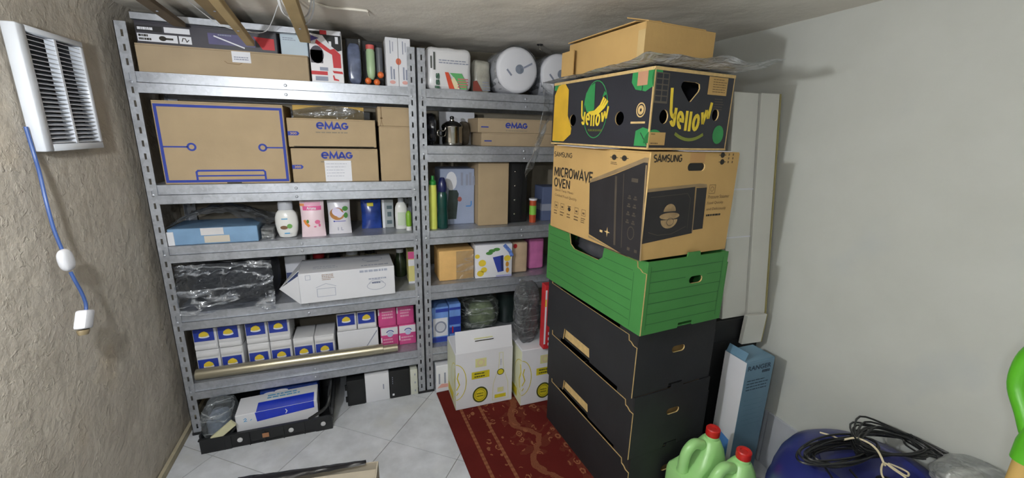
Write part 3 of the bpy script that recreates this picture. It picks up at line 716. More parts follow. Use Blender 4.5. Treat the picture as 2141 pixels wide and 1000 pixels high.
ink(t, dm, 'front', [rc(.078,.15,.088,.168), rc(.104,.16,.116,.188), rc(.072,.193,.126,.210)], WHITE, 'print', e=.0016)
ink(t, dm, 'front', [rc(.015,.006,.065,.024), rc(.035,.048,.068,.062)], GREYP, 'print', e=.0014)
ink(t, dm, 'front', [[(.085,.03),(.09,.032),(.094,.018),(.108,.014),(.11,.008),(.088,.01)]], REDP, 'print', e=.0014)
# blister packed tools
t = thing('blister_pack', 'dark blister pack with shiny blue-grey front beside the printed appliance box', 'package', (.800, .03, ZA))
O('backing_card', bev(0, .066, .05, .054, 0, .20, .001), BLACKM, t)
O('shell', xf(blob(.033, .028, .09, .028, .022, .085, .06, 4, power=.45), lambda x, y, z: (x, min(y, .0495), max(z, .001))), M('blue_grey_gloss','#5d6680',.15,var=.35,scale=25), t, smooth=True)
O('hook_tab', bx(.056, .062, .04, .049, .05, .20), FILMW, t)
t = thing('caulking_tube_set', 'black pack with a pale green tube and three orange knobs', 'package', (.868, .03, ZA))
O('backing_card', bev(0, .092, .07, .074, 0, .20, .001), BLACKM, t)
tb = O('tube', lathe([(.010,.030),(.017,.045),(.0195,.07),(.0195,.15),(.017,.155),(.017,.165)], 18, cx=.036, cy=.045), M('pale_green_plastic','#a9c49c',.35,var=.05), t, smooth=True)
O('cap', lathe([(.019,.160),(.019,.178),(.016,.180)], 18, cx=.036, cy=.045), M('salmon_plastic','#d0605c',.4), tb, smooth=True)
O('tube', lathe([(.013,.05),(.015,.07),(.015,.17)], 14, cx=.075, cy=.05), M('grey_plastic','#5a5d63',.4), t, smooth=True)
for kx, kz in ((.020,.021),(.058,.017),(.076,.050)):
    O('knob', xf(blob(0,0,0,.0145,.0145,.0145,0,1,14,10,1.0), lambda x, y, z, kx=kx, kz=kz: (kx+x, .020+y, kz+z)), ORANGE, t, smooth=True)
for k, (x, lab) in enumerate(((.968,'left one of two narrow white boxes standing at the end of the top shelf'),(1.0235,'right one of two narrow white boxes standing at the end of the top shelf'))):
    dm = (.054, .17, .208)
    t = carton('narrow_white_box', lab, (x, .010, ZA), dm, mat=WHITEC, b=.0015, flaps=False, group='narrow white boxes')
    ink(t, dm, 'front', [q for s in range(2) for q in ([(.022+.012*s-.004,.03),(.022+.012*s+.003,.03),(.022+.012*s+.003,.085-.01*s),(.022+.012*s-.004,.085-.01*s)],)]+[rc(.018,.14,.022,.195), rc(.030,.15,.033,.19)], GREYP, 'lettering')
    ink(t, dm, 'front', [el(.026,.018,.013,.008)], M('pale_red_print','#d8a29c',.6), 'symbol')
    ink(t, dm, 'front', [el(.054 if k == 0 else 0,.108,.011,.014,14,90 if k == 0 else -90,270 if k == 0 else 90)], M('orange_print','#cf6b4d',.6), 'symbol', e=.001)

# ================================================================ left rack, second shelf (z 1.192)
dm = (.465, .24, .335)
t = carton('large_carton', 'large brown carton with blue printed frame lines on the second shelf', (.062, .022, ZB), dm, 0, CARD)
w, d, h = dm
ink(t, dm, 'front', [stroke([(.010,.012),(w-.010,.012),(w-.010,h-.018),(.010,h-.018)], .0105, True),
                     stroke([(.115,.016),(.115,.050),(.121,.056),(w-.102,.056),(w-.096,.050),(w-.096,.016)], .0075), stroke([(.118,.034),(w-.099,.034)], .006),
                     stroke([(.014,h*.46),(.098,h*.46)], .006), stroke([(w-.014,h*.46),(w-.080,h*.46)], .006), ring(.112,h*.46,.017,.017,.0075), ring(w-.094,h*.46,.017,.017,.0075)], BLUEP, 'blue_lines')
ink(t, dm, 'front', [rc(.22,.0012,.275,.006)], BLACKP, 'slot')
for (lab, z, hh, slip) in (('upper one of the two stacked brown delivery cartons beside the framed carton', ZB+.1585, .125, 0), ('lower one of the two stacked brown delivery cartons, with a white slip', ZB+.0, .152, 1)):
    dm = (.372, .25, hh)
    t = carton('delivery_carton', lab, (.535+.004*slip, .03, z), dm, 0, CARD, group='stacked delivery cartons')
    x0 = .118+.006*slip
    ink(t, dm, 'front', emag(x0, hh-.046, x0+.135, hh-.014), BLUEP, 'lettering')
    ink(t, dm, 'front', lines(x0-.004,hh-.064,x0+.14,hh-.055,1,.6,3), M('faint_print','#8a806f',.8), 'lettering')
    ink(t, dm, 'front', [[(.0,hh*.40),(.040,hh*.40),(.047,hh*.40+.009),(.040,hh*.40+.018),(.0,hh*.40+.018)]], BLUEP, 'print')
    ink(t, dm, 'front', [tx('300', .010,hh*.40+.004,.036,hh*.40+.014)], CARD_E, 'lettering', e=.001)
    if slip:
        ink(t, dm, 'front', [rc(.135,.002,.250,.098)], LABELM, 'slip', e=.0012)
        ink(t, dm, 'front', lines(.142,.02,.245,.09,5,.12,12), GREYP, 'lettering', e=.0016)
    else:
        ink(t, dm, 'front', [rc(.02,.0005,.36,.004)], BLACKP, 'gap_line')
dm = (.30, .16, .056)
t = carton('yellowish_carton', 'shallow ochre carton wrapped in film on the stacked delivery cartons', (.560, .06, ZB+.284), dm, 0, M('ochre_card','#bf9d55',.8,var=.06), b=.002)
tag(O('plastic_wrap', grid(20, 8, lambda u, v: (.555+.33*u, .050-.012*v+.008*noise.noise(Vector((u*6, v*3, 1))), ZB+.285+.055*v*(.55+.45*math.sin(u*3.1)))), FILMD, smooth=True), 'clear wrap sagging over the shallow ochre carton', 'plastic film')
dm = (.155, .25, .258)
t = carton('tall_brown_carton', 'plain tall brown carton beside the stacked delivery cartons', (.922, .028, ZB), dm, 0, CARD)
dm = (.155, .22, .088)
t = carton('small_brown_carton', 'small brown carton with a ribbon mark on the plain tall carton', (.920, .034, ZB+.2585), dm, 0, CARD)
ink(t, dm, 'front', [rc(.014,.03,.017,.088), stroke([(.010,.0),(.016,.03),(.022,.0)], .002), el(.016,.036,.006,.004)], M('brown_ribbon','#7b6244',.8), 'ribbon')

# ================================================================ left rack, third shelf (z .930)
LBL = M('light_blue_card', '#7b9dbf', .3, var=.12, scale=10)
dm = (.335, .20, .072)
t = carton('blue_box', 'light blue film-wrapped box with beige bands on the third shelf', (.038, .016, ZC), dm, 0, LBL, flaps=False)
O('end_label', bev(-.002, .022, -.003, .196, .0005, .06, .001), WHITEC, t)
O('label', bx(.130, .225, -.0025, .0, .006, .036), M('beige_label','#c9c0b2',.5), t)
O('label', bx(.120, .205, -.002, .0, .040, .071), M('pale_beige_label','#cfcdcf',.4), t)
def wrapf(u, v):
    x = .028+.40*u
    return (x, .010+.26*v+.01*noise.noise(Vector((u*5, v*4, 6))), ZC+.076+.075*math.sin(math.pi*min(1, max(0, (u*1.05)))) * (.55+.45*math.sin(2.2*v+.6))+.014*noise.noise(Vector((u*9, v*7, 1))))
tag(O('plastic_film', grid(36, 14, wrapf), FILMD, smooth=True), 'loose grey plastic film billowing over the light blue box', 'plastic film')
t = thing('clear_box', 'small clear plastic box with dark contents beside the white soap bottle', 'box', (.382, .04, ZC))
O('shell', join(bx(0,.05,0,.0015,0,.045), bx(0,.0015,.0018,.1,0,.045), bx(.0485,.05,.0018,.1,0,.045), bx(0,.05,.0018,.1,.0,.0015)), FILM, t)
O('lid', bev(-.001,.051,-.001,.101,.046,.052,.001), FILMW, t); O('contents', bev(.004,.046,.005,.09,.002,.040,.004), BLACKPL, t)
# white soap bottle
t = thing('soap_bottle', 'large white oval soap bottle with a grey cap on the third shelf', 'bottle', (.486, .075, ZC))
O('body', lathe([(.030,0),(.036,.003),(.045,.03),(.0495,.065),(.048,.095),(.042,.116),(.030,.130),(.020,.134)], 32, 1, .62), M('white_hdpe','#e4e4e2',.25,var=.02), t, smooth=True)
O('cap', lathe([(.031,.131),(.032,.134),(.031,.165),(.029,.170)], 28, 1, .7), M('cap_grey','#b9bcc4',.3), t, smooth=True)
def onbody(polys, mat, nm, y0=-.0306):
    V, Fc = [], []
    for pl in polys:
        pv, pf = pl if isinstance(pl, tuple) else (pl, [tuple(range(len(pl)))])
        n = len(V)
        for a, b in pv:
            V.append((a, y0*math.sqrt(max(.05, 1-(a/.052)**2))-.0006, b))
        Fc += [tuple(i+n for i in q) for q in pf]
    O(nm, (V, Fc), mat, t, fix=False)
onbody([rc(-.018,.088,.008,.093)], M('sky_print','#4f9fd0',.5), 'lettering'); onbody([rc(-.010,.020,.012,.025)], M('sky_print','#4f9fd0',.5), 'lettering')
onbody([el(-.010,.050,.016,.009,14)], M('coconut_brown','#7b5a40',.6), 'picture', -.0310); onbody([el(.014,.056,.011,.011,14)], M('leaf_print_light','#6fa757',.6), 'picture', -.0314)
# pouches
def pouch(label, loc, w, h, mat, d=.045):
    t = thing('refill_pouch', label, 'pouch', loc, group='refill pouches on the third shelf')
    def f(u, v):
        x = (u-.5)*w*(1-.05*math.sin(math.pi*v)); bulge = max(0., math.sin(math.pi*min(1, max(0, .07+v*.9))))**.7*math.sin(math.pi*u)**.6
        return x, bulge
    Vf = []; nx, ny = 14, 18
    front = grid(nx, ny, lambda u, v: (f(u, v)[0]+w/2, .025-d/2*f(u, v)[1]-(.012*(1-v)**3), h*v+.003*noise.noise(Vector((u*8, v*8, w*50)))*(v > .03)))
    back = grid(nx, ny, lambda u, v: (f(u, v)[0]+w/2, .0255+d/2*f(u, v)[1]+(.012*(1-v)**3), h*v+.003*noise.noise(Vector((u*8, v*8, w*50)))*(v > .03)))
    O('body', join(front, back), mat, t, smooth=True)
    def dec(polys, m, nm, e=.0010):
        V, Fc = [], []
        for pl in polys:
            pv, pf = pl if isinstance(pl, tuple) else (pl, [tuple(range(len(pl)))])
            n = len(V)
            for a, b in pv:
                u, v = a/w, b/h
                V.append((f(u, v)[0]+w/2, .025-d/2*f(u, v)[1]-.012*(1-v)**3-e-.0012, b))
            Fc += [tuple(i+n for i in q) for q in pf]
        O(nm, (V, Fc), m, t, fix=False)
    return t, dec
def gridrect(x0, y0, x1, y1, nx=6, ny=4):
    V = [(x0+(x1-x0)*i/nx, y0+(y1-y0)*j/ny) for j in range(ny+1) for i in range(nx+1)]
    return V, [(j*(nx+1)+i, j*(nx+1)+i+1, (j+1)*(nx+1)+i+1, (j+1)*(nx+1)+i) for j in range(ny) for i in range(nx)]
t, dec = pouch('pale pink refill pouch with orange fruit and pink flower print', (.548, .035, ZC), .105, .172, M('pale_pink_foil','#e6cfd8',.3,var=.05))
dec([gridrect(.012,.128,.094,.148)], PINK, 'print'); dec([tx('Aroma', .030,.131,.072,.145)], WHITE, 'lettering', .0022)
dec([gridrect(.0,.148,.020,.160)], M('orange_leaf_print','#e0925a',.5), 'print', .0015)
dec([gridrect(.02,.150,.09,.165)], M('light_pink_print','#e2a3bd',.5), 'print', .0013)
dec([stroke([(.014,.082),(.022,.066),(.036,.052)], .012)], M('orange_fruit_print','#e0883f',.5), 'picture'); dec([el(.030,.076,.006,.009,10)], M('leaf_print_dark','#5d8a3a',.6), 'picture', .0016)
dec([el(.074,.072,.012,.010,10), el(.062,.05,.006,.004,8), el(.082,.056,.005,.008,8)], M('flower_pink','#dd6f97',.5), 'picture')
t, dec = pouch('white refill pouch with a halved coconut print', (.664, .070, ZC), .105, .175, M('white_foil','#d8d6de',.25,var=.04))
dec([el(.044,.100,.036,.030,20)], M('coconut_husk','#a9743c',.6,var=.2), 'picture'); dec([el(.050,.111,.031,.023,20)], M('coconut_flesh','#cfc8e2',.5), 'picture', .0018)
dec([el(.082,.125,.014,.012,10), el(.084,.092,.010,.014,10)], M('leaf_print_mid','#4d8a42',.6), 'picture', .0024)
dec([tx('1 L', .042,.018,.068,.034)], GREYP, 'lettering'); dec([gridrect(.024,.062,.082,.066)], M('violet_lettering','#7f7fbf',.6), 'lettering'); dec([el(.027,.064,.004,.004,8)], BLUEP, 'lettering', .0018)
t, dec = pouch('dark blue glossy pack with a yellow corner on the third shelf', (.818, .150, ZC), .100, .150, M('dark_blue_foil','#27418f',.2,var=.4,scale=18), d=.05)
dec([gridrect(.030,.118,.062,.136)], M('bright_yellow_print','#d8c92c',.5), 'print')
dm = (.058, .10, .150)
t = carton('grey_white_box', 'grey and white box standing right of the dark blue pack', (.922, .155, ZC), dm, 0, M('grey_card','#9fa5a9',.5,var=.05), flaps=False)
ink(t, dm, 'front', [rc(.0,.0,.012,.150)], WHITE, 'print'); ink(t, dm, 'front', [rc(.024,.10,.05,.118), rc(.026,.06,.046,.085), rc(.022,.02,.048,.04)], M('teal_grey_print','#54666c',.5), 'print')
t = thing('lotion_bottle', 'white rounded lotion bottle at the right end of the third shelf', 'bottle', (1.016, .120, ZC))
O('body', lathe([(.028,0),(.031,.003),(.032,.08),(.030,.115),(.022,.135),(.014,.142)], 24, 1, .6), M('white_hdpe','#e4e4e2',.25), t, smooth=True)
O('cap', lathe([(.015,.142),(.015,.165),(.012,.168)], 16), M('cap_grey','#b9bcc4',.3), t, smooth=True)
O('label', xf(grid(8, 4, lambda u, v: (-.020+.040*u, 0, .02+.07*v)), lambda x, y, z: (x, -.0196*math.sqrt(1-(x/.0326)**2)-.0006, z)), M('pale_green_label','#c7d3bf',.5), t)
t = thing('green_tube', 'small green tube with a white foot in front of the lotion bottle', 'tube', (1.048, .07, ZC))
O('body', lathe([(.013,.022),(.0145,.03),(.0145,.085),(.010,.098),(.004,.103)], 16), M('grass_green_plastic','#7fae35',.35), t, smooth=True)
O('cap', lathe([(.014,.0),(.0145,.003),(.0145,.022)], 16), M('white_hdpe','#e4e4e2',.25), t, smooth=True)

# ================================================================ left rack, fourth shelf (z .622)
t = thing('black_bag', 'black garment packed in crinkled clear plastic on the fourth shelf', 'bag', (.235, .14, ZD))
O('garment', blob(0, 0, .112, .178, .118, .108, .10, 1.6, 40, 26, .5, 5, flat=.001), M('black_fabric','#1c1d22',.7,var=.25,scale=20), t, smooth=True)
def ov(u, v):
    x = -.196+.375*u; z = .222-.245*v
    k = noise.noise(Vector((u*5+v*4, v*5-u*2, 2.2))); k2 = 1-abs(noise.noise(Vector((u*9+v*10, v*6-u*3, 6))))*2
    y = -.128-.022*k2-.02*k
    if v > .88: z = .222-.245*.88-.12*(v-.88)*max(0, 1.6*math.sin(u*7.5+.3)); y = -.150-.006*k2
    return (x*(1+.03*k), y, z+.006*k)
O('clear_wrap', grid(46, 30, ov), film('shiny_clear_wrap', '#dfe3ea', .05, .18, .95, .75, 6.), t, smooth=True)
O('clear_wrap_top', grid(30, 10, lambda u, v: (-.195+.37*u, -.13+.24*v, .224+.008*noise.noise(Vector((u*8, v*5, 3))))), FILM, t, smooth=True)
dm = (.435, .235, .150)
t = carton('white_carton', 'long white printed carton with an open end flap on the fourth shelf', (.523, -.036, ZD), dm, 2.0, WHITEC, flaps=False)
w, d, h = dm
O('end_flap', ([(0,.0,.0),(0,.0,h-.01),(-.090,.055,.068)]+[(-.0015,.0015,.0),(-.0015,.0015,h-.01),(-.0915,.0565,.068)], [(0,1,2),(5,4,3),(0,2,5,3),(1,0,3,4),(2,1,4,5)]), WHITEC, t)
O('end_flap', ([(0,.06,h-.002),(0,d-.02,h-.002),(-.085,.058,.071)]+[(-.001,.06,h),(-.001,d-.02,h),(-.086,.058,.073)], [(0,1,2),(5,4,3),(0,2,5,3),(1,0,3,4),(2,1,4,5)]), WHITEC, t)
FAINT = M('faint_blue_print', '#a3a9bb', .7, var=.08)
ink(t, dm, 'front', [stroke(rc(.075,.028,.155,.068), .0025, True), stroke([(.07,.075),(.115,.092),(.16,.075)], .0022), stroke(rc(.030,.118,.05,.14), .002, True)]+lines(.27,.128,.41,.142,1,.8,3), FAINT, 'print')
ink(t, dm, 'front', lines(.100,.108,.155,.140,4,.6,8), M('tan_print','#a8978f',.7), 'print')
ink(t, dm, 'front', [ring(.345,.055,.045,.022,.0025), ring(.345,.055,.04,.032,.0022,20,20,160)]+lines(.31,.085,.40,.10,1,.5,3), FAINT, 'print', e=.0010)
ink(t, dm, 'front', lines(.325,.066,.375,.076,1,.8,5), M('darker_blue_print','#6f7690',.7), 'lettering', e=.0014)
ink(t, dm, 'top', lines(.06,.05,.20,.10,2,.25,2)+lines(.28,.03,.42,.06,1,.5,4)+[ring(.34,.15,.05,.035,.003), rc(.31,.10,.37,.11)], FAINT, 'print')
t = thing('white_blue_packet', 'white and blue packet behind the flap of the long white carton', 'package', (.430, .225, ZD))
O('body', bev(0, .10, 0, .06, 0, .17, .008, 2), WHITE, t, smooth=True); ink(t, (.10,.06,.17), 'front', [rc(.004,.01,.096,.08)], M('slate_blue_print','#4f5a86',.5), 'print')
for (x, y, r, h, m, cap, lab) in ((.585,.31,.035,.15,M('red_brown_preserve','#6b2f26',.25,var=.4,scale=40),REDP,'jar of red-brown preserve behind the long white carton'),
                                (.665,.31,.034,.15,M('dark_teal_glass','#22414a',.15,var=.2),BLACKPL,'dark teal jar behind the long white carton'),
                                (.755,.315,.036,.155,M('cream_tub','#b9b49c',.5),WHITE,'cream coloured tub behind the long white carton'),
                                (.850,.32,.034,.152,M('olive_pickle','#7c7856',.3,var=.4,scale=40),BLACKPL,'jar of olive pickles behind the long white carton')):
    t = thing('jar', lab, 'jar', (x, y, ZD), group='jars at the back of the fourth shelf')
    O('body', lathe([(r*.9,0),(r,.006),(r,h*.75),(r*.8,h*.86)], 20), m, t, smooth=True); O('lid', lathe([(r*.84,h*.86),(r*.84,h),(r*.8,h+.001)], 20), cap, t, smooth=True)
t = thing('demijohn', 'dark green glass jar right of the long white carton', 'jar', (1.010, .255, ZD))
O('body', lathe([(.030,0),(.036,.01),(.038,.06),(.030,.10),(.020,.125),(.018,.14)], 20), M('dark_green_glass','#33402c',.12,var=.4,scale=12), t, smooth=True); O('lid', lathe([(.020,.140),(.020,.160)], 16), WHITE, t)
dm = (.046, .10, .180)
t = carton('drink_carton', 'narrow yellow and pink carton at the right end of the fourth shelf', (1.040, .105, ZD), dm, 0, M('cream_yellow_card','#dcd48b',.5), flaps=False)
ink(t, dm, 'front', [rc(0,.14,.046,.180)], PINK, 'print'); ink(t, dm, 'front', [rc(0,.10,.046,.135), rc(0,.0,.046,.012)], WHITE, 'print')

# ================================================================ left rack, bottom shelf (z .270)
WRAP = M('white_wrapper', '#d7d7da', .3, var=.04, scale=12); DBLUE = M('royal_blue_print', '#2a3f9e', .4, var=.15, scale=12)
def packet(label, loc, w, h, d, lz, group):
    t = thing('food_packet', label, 'packet', loc, group=group)
    V, Fc = bev(0, w, 0, d, 0, h, .006, 2)
    V = [(x, y+.003*noise.noise(Vector((x*40+loc[0]*9, z*40, loc[2]*7))), z) for x, y, z in V]
    O('wrapper', (V, Fc), WRAP, t, smooth=True)
    dm = (w, d, h)
    ink(t, dm, 'front', [rc(.005, lz, w-.010, lz+.062)], DBLUE, 'label', e=.0034)
    cx, cz = w*.48, lz+.027
    ink(t, dm, 'front', [el(cx, cz-.004, .022, .008, 16)], WHITE, 'print', e=.0038)
    ink(t, dm, 'front', [[(cx-.021,cz),(cx-.018,cz+.012),(cx-.006,cz+.021),(cx+.004,cz+.023),(cx+.016,cz+.014),(cx+.021,cz+.002),(cx+.008,cz-.004),(cx-.010,cz-.004)]], YELLOW, 'heap_print', e=.0042)
    fl = O('fold', grid(8, 3, lambda u, v: (.004+(w-.008)*u, -.0032-.004*math.sin(math.pi*v), (h-.036 if lz < h*.3 else .004)+.026*v)), WRAP, t, smooth=True)
    return t
gp = 'white packets with blue labels'
for (x0, nm, zlist) in ((.040,'leftmost block',2),(.252,'second block from the left',2),(.452,'third block from the left',1)):
    for c in range(2):
        packet('lower %s packet of the %s of blue-labelled packets' % (('left','right')[c], nm), (x0+.098*c, .072, ZE), .096, .128, .15, .020, gp)
        if zlist == 2: packet('upper %s packet of the %s of blue-labelled packets' % (('left','right')[c], nm), (x0+.098*c, .072, ZE+.1285), .096, .118, .15, .048, gp)
dm = (.204, .16, .128)
t = carton('white_paper_block', 'white paper-wrapped block with a diagonal fold behind the metal tube', (.660, .080, ZE), dm, 0, WHITE, flaps=False)
ink(t, dm, 'front', [stroke([(.125,.0),(.198,.112)], .005)], GREYP, 'fold_line'); O('paper_fold', ([(.130,-.001,.0),(.203,-.001,.0),(.203,-.001,.110),(.132,-.006,.004),(.202,-.005,.004),(.202,-.003,.104)],[(0,1,2),(5,4,3),(0,2,5,3),(1,0,3,4),(2,1,4,5)]), WHITE, t)
for c in range(2):
    packet('%s one of two blue-labelled packets on the white paper block' % ('left','right')[c], (.662+.100*c, .082, ZE+.1285), .098, .100, .14, .034, gp)
PW = M('pink_wrapper','#cf4f8c',.35,var=.12,scale=14)
for r in range(2):
    for c in range(2):
        t = thing('pink_packet', '%s %s pink packet at the right end of the bottom shelf' % (('lower','upper')[r], ('left','right')[c]), 'packet', (.868+.008*(1-r)+.096*c, .085, ZE+.1225*r), group='pink packets')
        dm = (.094, .14, .122 if r == 0 else .118)
        O('wrapper', bev(0, .094, 0, .14, 0, dm[2], .006, 2), PW, t, smooth=True)
        if r == 0:
            ink(t, dm, 'front', [rc(.003,.072,.091,.116)], WHITE, 'print'); ink(t, dm, 'front', [ring(.05,.080,.022,.020,.005,14,20,160)], BLUEP, 'symbol', e=.0011); ink(t, dm, 'front', [el(.05,.075,.016,.016,14)], M('pale_blue_disc','#b9c4e0',.5), 'symbol', e=.0013)
            ink(t, dm, 'front', lines(.012,.020,.08,.055,2,.5,c), M('light_pink_print','#e2a3bd',.5), 'lettering')
        else:
            ink(t, dm, 'front', lines(.02,.045,.08,.095,3,.6,c+3), M('light_pink_print','#e2a3bd',.5), 'lettering')
        ink(t, dm, 'front', [rc(.001,.03 if r == 0 else .07,.007,.06 if r == 0 else .105)], WHITE, 'print', e=.001)
t = thing('metal_tube', 'long champagne-coloured metal tube lying along the bottom shelf', 'tube', (.043, .034, ZE+.0272))
TM = M('champagne_aluminium','#b0a994',.3,metal=.75,var=.05,scale=3)
O('tube', xf(lathe([(.0265,0),(.0265,.84),(.022,.841),(.022,.0)], 24), lambda x, y, z: (z, y-.012*z, x)), TM, t, smooth=True)
O('inner_tube', xf(lathe([(.0215,.70),(.0215,.915)], 20), lambda x, y, z: (z, y-.012*z, x-.004)), TM, t, smooth=True)
# ================================================================ right rack
RA, RB, RC, RDZ, RE = 1.6275, 1.3645, .9355, .6365, .2705
# --- top shelf: kitchen paper
PP = M('paper_pack_film', '#dcdcdf', .22, var=.03, scale=8)
def roundpack(u0, w, d, h, mat, t, amp=.006):
    V, Fc = bev(0, w, 0, d, 0, h, .03, 4)
    bm = bmesh.new(); vs = [bm.verts.new(v) for v in V]
    for f in Fc: bm.faces.new([vs[i] for i in f])
    bmesh.ops.subdivide_edges(bm, edges=list(bm.edges), cuts=3, use_grid_fill=True); bm.verts.index_update()
    V = [tuple(v.co) for v in bm.verts]; Fc = [tuple(v.index for v in f.verts) for f in bm.faces]; bm.free()
    V = [(x+amp*noise.noise(Vector((x*22, y*22, z*22+u0))), y+amp*noise.noise(Vector((x*20+3, y*20, z*20+u0))), max(0, z+amp*.8*noise.noise(Vector((x*20, y*20+5, z*20+u0)))*(z > .02))) for x, y, z in V]
    return O('pack', (V, Fc), mat, t, smooth=70)
t = thing('kitchen_paper_pack', 'white film pack of kitchen paper with red and green corner print', 'package', (1.150, .025, RA))
roundpack(1, .222, .24, .195, PP, t, .004)
dm = (.222, .24, .195)
ink(t, dm, 'front', [[(a, b) for a, b in [(.065-.0+y_, x_) for x_, y_ in ()]]] if 0 else [rc(.020,.096,.026,.150), rc(.034,.090,.042,.168)], M('dark_grey_print','#4a4f4c',.6), 'lettering', e=.0062)
V_, F_ = TXT['iss']; 
ink(t, dm, 'front', [([(.062-.024*b, .006+.070*a) for a, b in V_], F_)], M('dark_green_lettering','#2f5a45',.6), 'lettering', e=.0062)
ink(t, dm, 'front', [[(.088,.082),(.105,.082),(.135,.008),(.108,.008)]], M('orange_red_print','#cf4a2c',.5), 'print', e=.0060)
ink(t, dm, 'front', [[(.112,.080),(.17,.080),(.195,.04),(.195,.008),(.165,.008),(.15,.04)]], M('mid_green_print','#5fae6a',.5), 'print', e=.0060)
ink(t, dm, 'front', [[(.135,.008),(.118,.05),(.132,.062),(.150,.035),(.160,.008)]], M('cream_print','#e4d7b0',.5), 'print', e=.0063)
ink(t, dm, 'front', lines(.150,.012,.205,.06,4,.5,3), M('rose_print','#c96a72',.5), 'lettering', e=.0066)
ink(t, dm, 'front', lines(.06,.118,.205,.140,2,.4,7), GREYP, 'lettering', e=.0064)
t = thing('kitchen_paper_pack', 'smaller greyish film pack between the kitchen paper and the big roll', 'package', (1.392, .085, RA))
roundpack(2, .098, .20, .165, M('greyish_film_pack','#a9a79c',.25,var=.25,scale=20), t, .006)
ink(t, (.098,.20,.165), 'front', [[(.0,.01),(.05,.01),(.02,.06),(.0,.055)]], M('dull_red_print','#8a3f33',.5), 'print', e=.0075); ink(t, (.098,.20,.165), 'front', lines(.05,.01,.095,.06,4,.4,2), GREYP, 'lettering', e=.0075)
def bigroll(label, loc, r, L):
    t = thing('paper_roll', label, 'paper roll', loc, group='large paper rolls on the top shelf')
    prof = [(.022,.0),(r-.018,-.002),(r-.006,.004),(r,.018)]+[(r, .03+.04*k) for k in range(int((L-.05)/.04))]+[(r-.004,L-.005),(r-.02,L),(.022,L)]
    V, Fc = lathe(prof, 40)
    V = [(x*(1+.012*noise.noise(Vector((x*30, y*30, z*20)))), z, y*(1+.012*noise.noise(Vector((x*30, y*30, z*20))))+r) for x, y, z in V]
    O('roll', (V, Fc), WHITE, t, smooth=50)
    O('core', xf(lathe([(.0225,-.0035),(.018,-.0036),(.018,.03),(.0225,.03)], 20), lambda x, y, z: (x+.008, z, y+r+.004)), M('core_grey','#7f8797',.6,var=.3,scale=40), t)
    O('print', ([(a, -.0044, b+r) for a, b in stroke([(.03,.012),(.075,.036)], .008)[0]+stroke([(-.06,-.0),(-.035,-.028)], .009)[0]], [(0,1,3,2),(4,5,7,6)]), GREYP, t)
    O('film', xf(grid(20, 6, lambda u, v: (2*math.pi*u, v, 0)), lambda a, v, z: ((r+.003+.004*noise.noise(Vector((a*3, v*4, 1))))*math.cos(a), .01+(L-.02)*v, r+(r+.003+.003*noise.noise(Vector((a*3, v*4, 1))))*math.sin(a)+.004)), FILM, t, smooth=True)
    return t
bigroll('large white paper roll facing the room on the right rack', (1.610, .015, RA+.004), .112, .26)
bigroll('second large white paper roll half hidden behind the carton stack', (1.860, .045, RA+.004), .108, .26)
# --- second shelf
t = thing('dark_bag', 'dark shiny plastic bag in the corner of the second shelf of the right rack', 'bag', (1.176, .15, RB))
O('bag', blob(0, 0, .078, .028, .09, .075, .3, 3, 22, 16, .7, 8, flat=.001), M('black_shiny_plastic','#2a2b30',.15,var=.6,scale=30), t, smooth=True)
dm = (.20, .012, .175)
t = carton('white_panel_box', 'flat white box standing behind the steel pot', (1.250, .26, RB), dm, 0, WHITE, flaps=False)
STEEL = M('polished_steel','#b9b6b0',.12,metal=1,var=.08)
t = thing('steel_pot', 'polished steel pot with a lid on the second shelf of the right rack', 'pot', (1.288, .105, RB))
O('body', lathe([(.042,0),(.050,.004),(.052,.02),(.052,.085),(.055,.09),(.055,.094)], 30), STEEL, t, smooth=True)
O('lid', lathe([(.055,.0945),(.050,.105),(.03,.118),(.012,.123),(.012,.128)], 30), STEEL, t, smooth=True); O('knob', lathe([(.008,.128),(.012,.136),(.010,.144),(.003,.147)], 14), BLACKPL, t, smooth=True)
O('handle', tube(smooth_path([(-.05,-.02,.07),(-.078,-.03,.072),(-.078,-.03,.05),(-.05,-.02,.045)]), .004), STEEL, t, smooth=True)
t = thing('olive_sack', 'brown-grey cloth sack between the steel pot and the flat cartons', 'bag', (1.372, .20, RB))
O('sack', blob(0, 0, .062, .030, .042, .06, .2, 3, 22, 16, .7, 12, flat=.001), M('brown_grey_cloth','#5b5247',.8,var=.3,scale=30), t, smooth=True)
for k, (lab, z, hh, off) in enumerate((('lower one of two flat brown cartons behind the banana box', 0, .068, .018), ('upper one of two flat brown cartons, with blue lettering', .0685, .072, 0))):
    dm = (.42, .26, hh); t = carton('flat_carton', lab, (1.410+off, .04, RB+z), dm, 0, CARD_G, group='flat cartons on the right rack')
    if k: ink(t, dm, 'front', emag(.148,.024,.272,.053), BLUEP, 'lettering'); ink(t, dm, 'front', lines(.15,.008,.28,.016,1,.5,4), M('faint_print','#8a806f',.8), 'lettering')
    ink(t, dm, 'front', [rc(.015,hh*.35,.055,hh*.35+.006)], BLUEP, 'print')
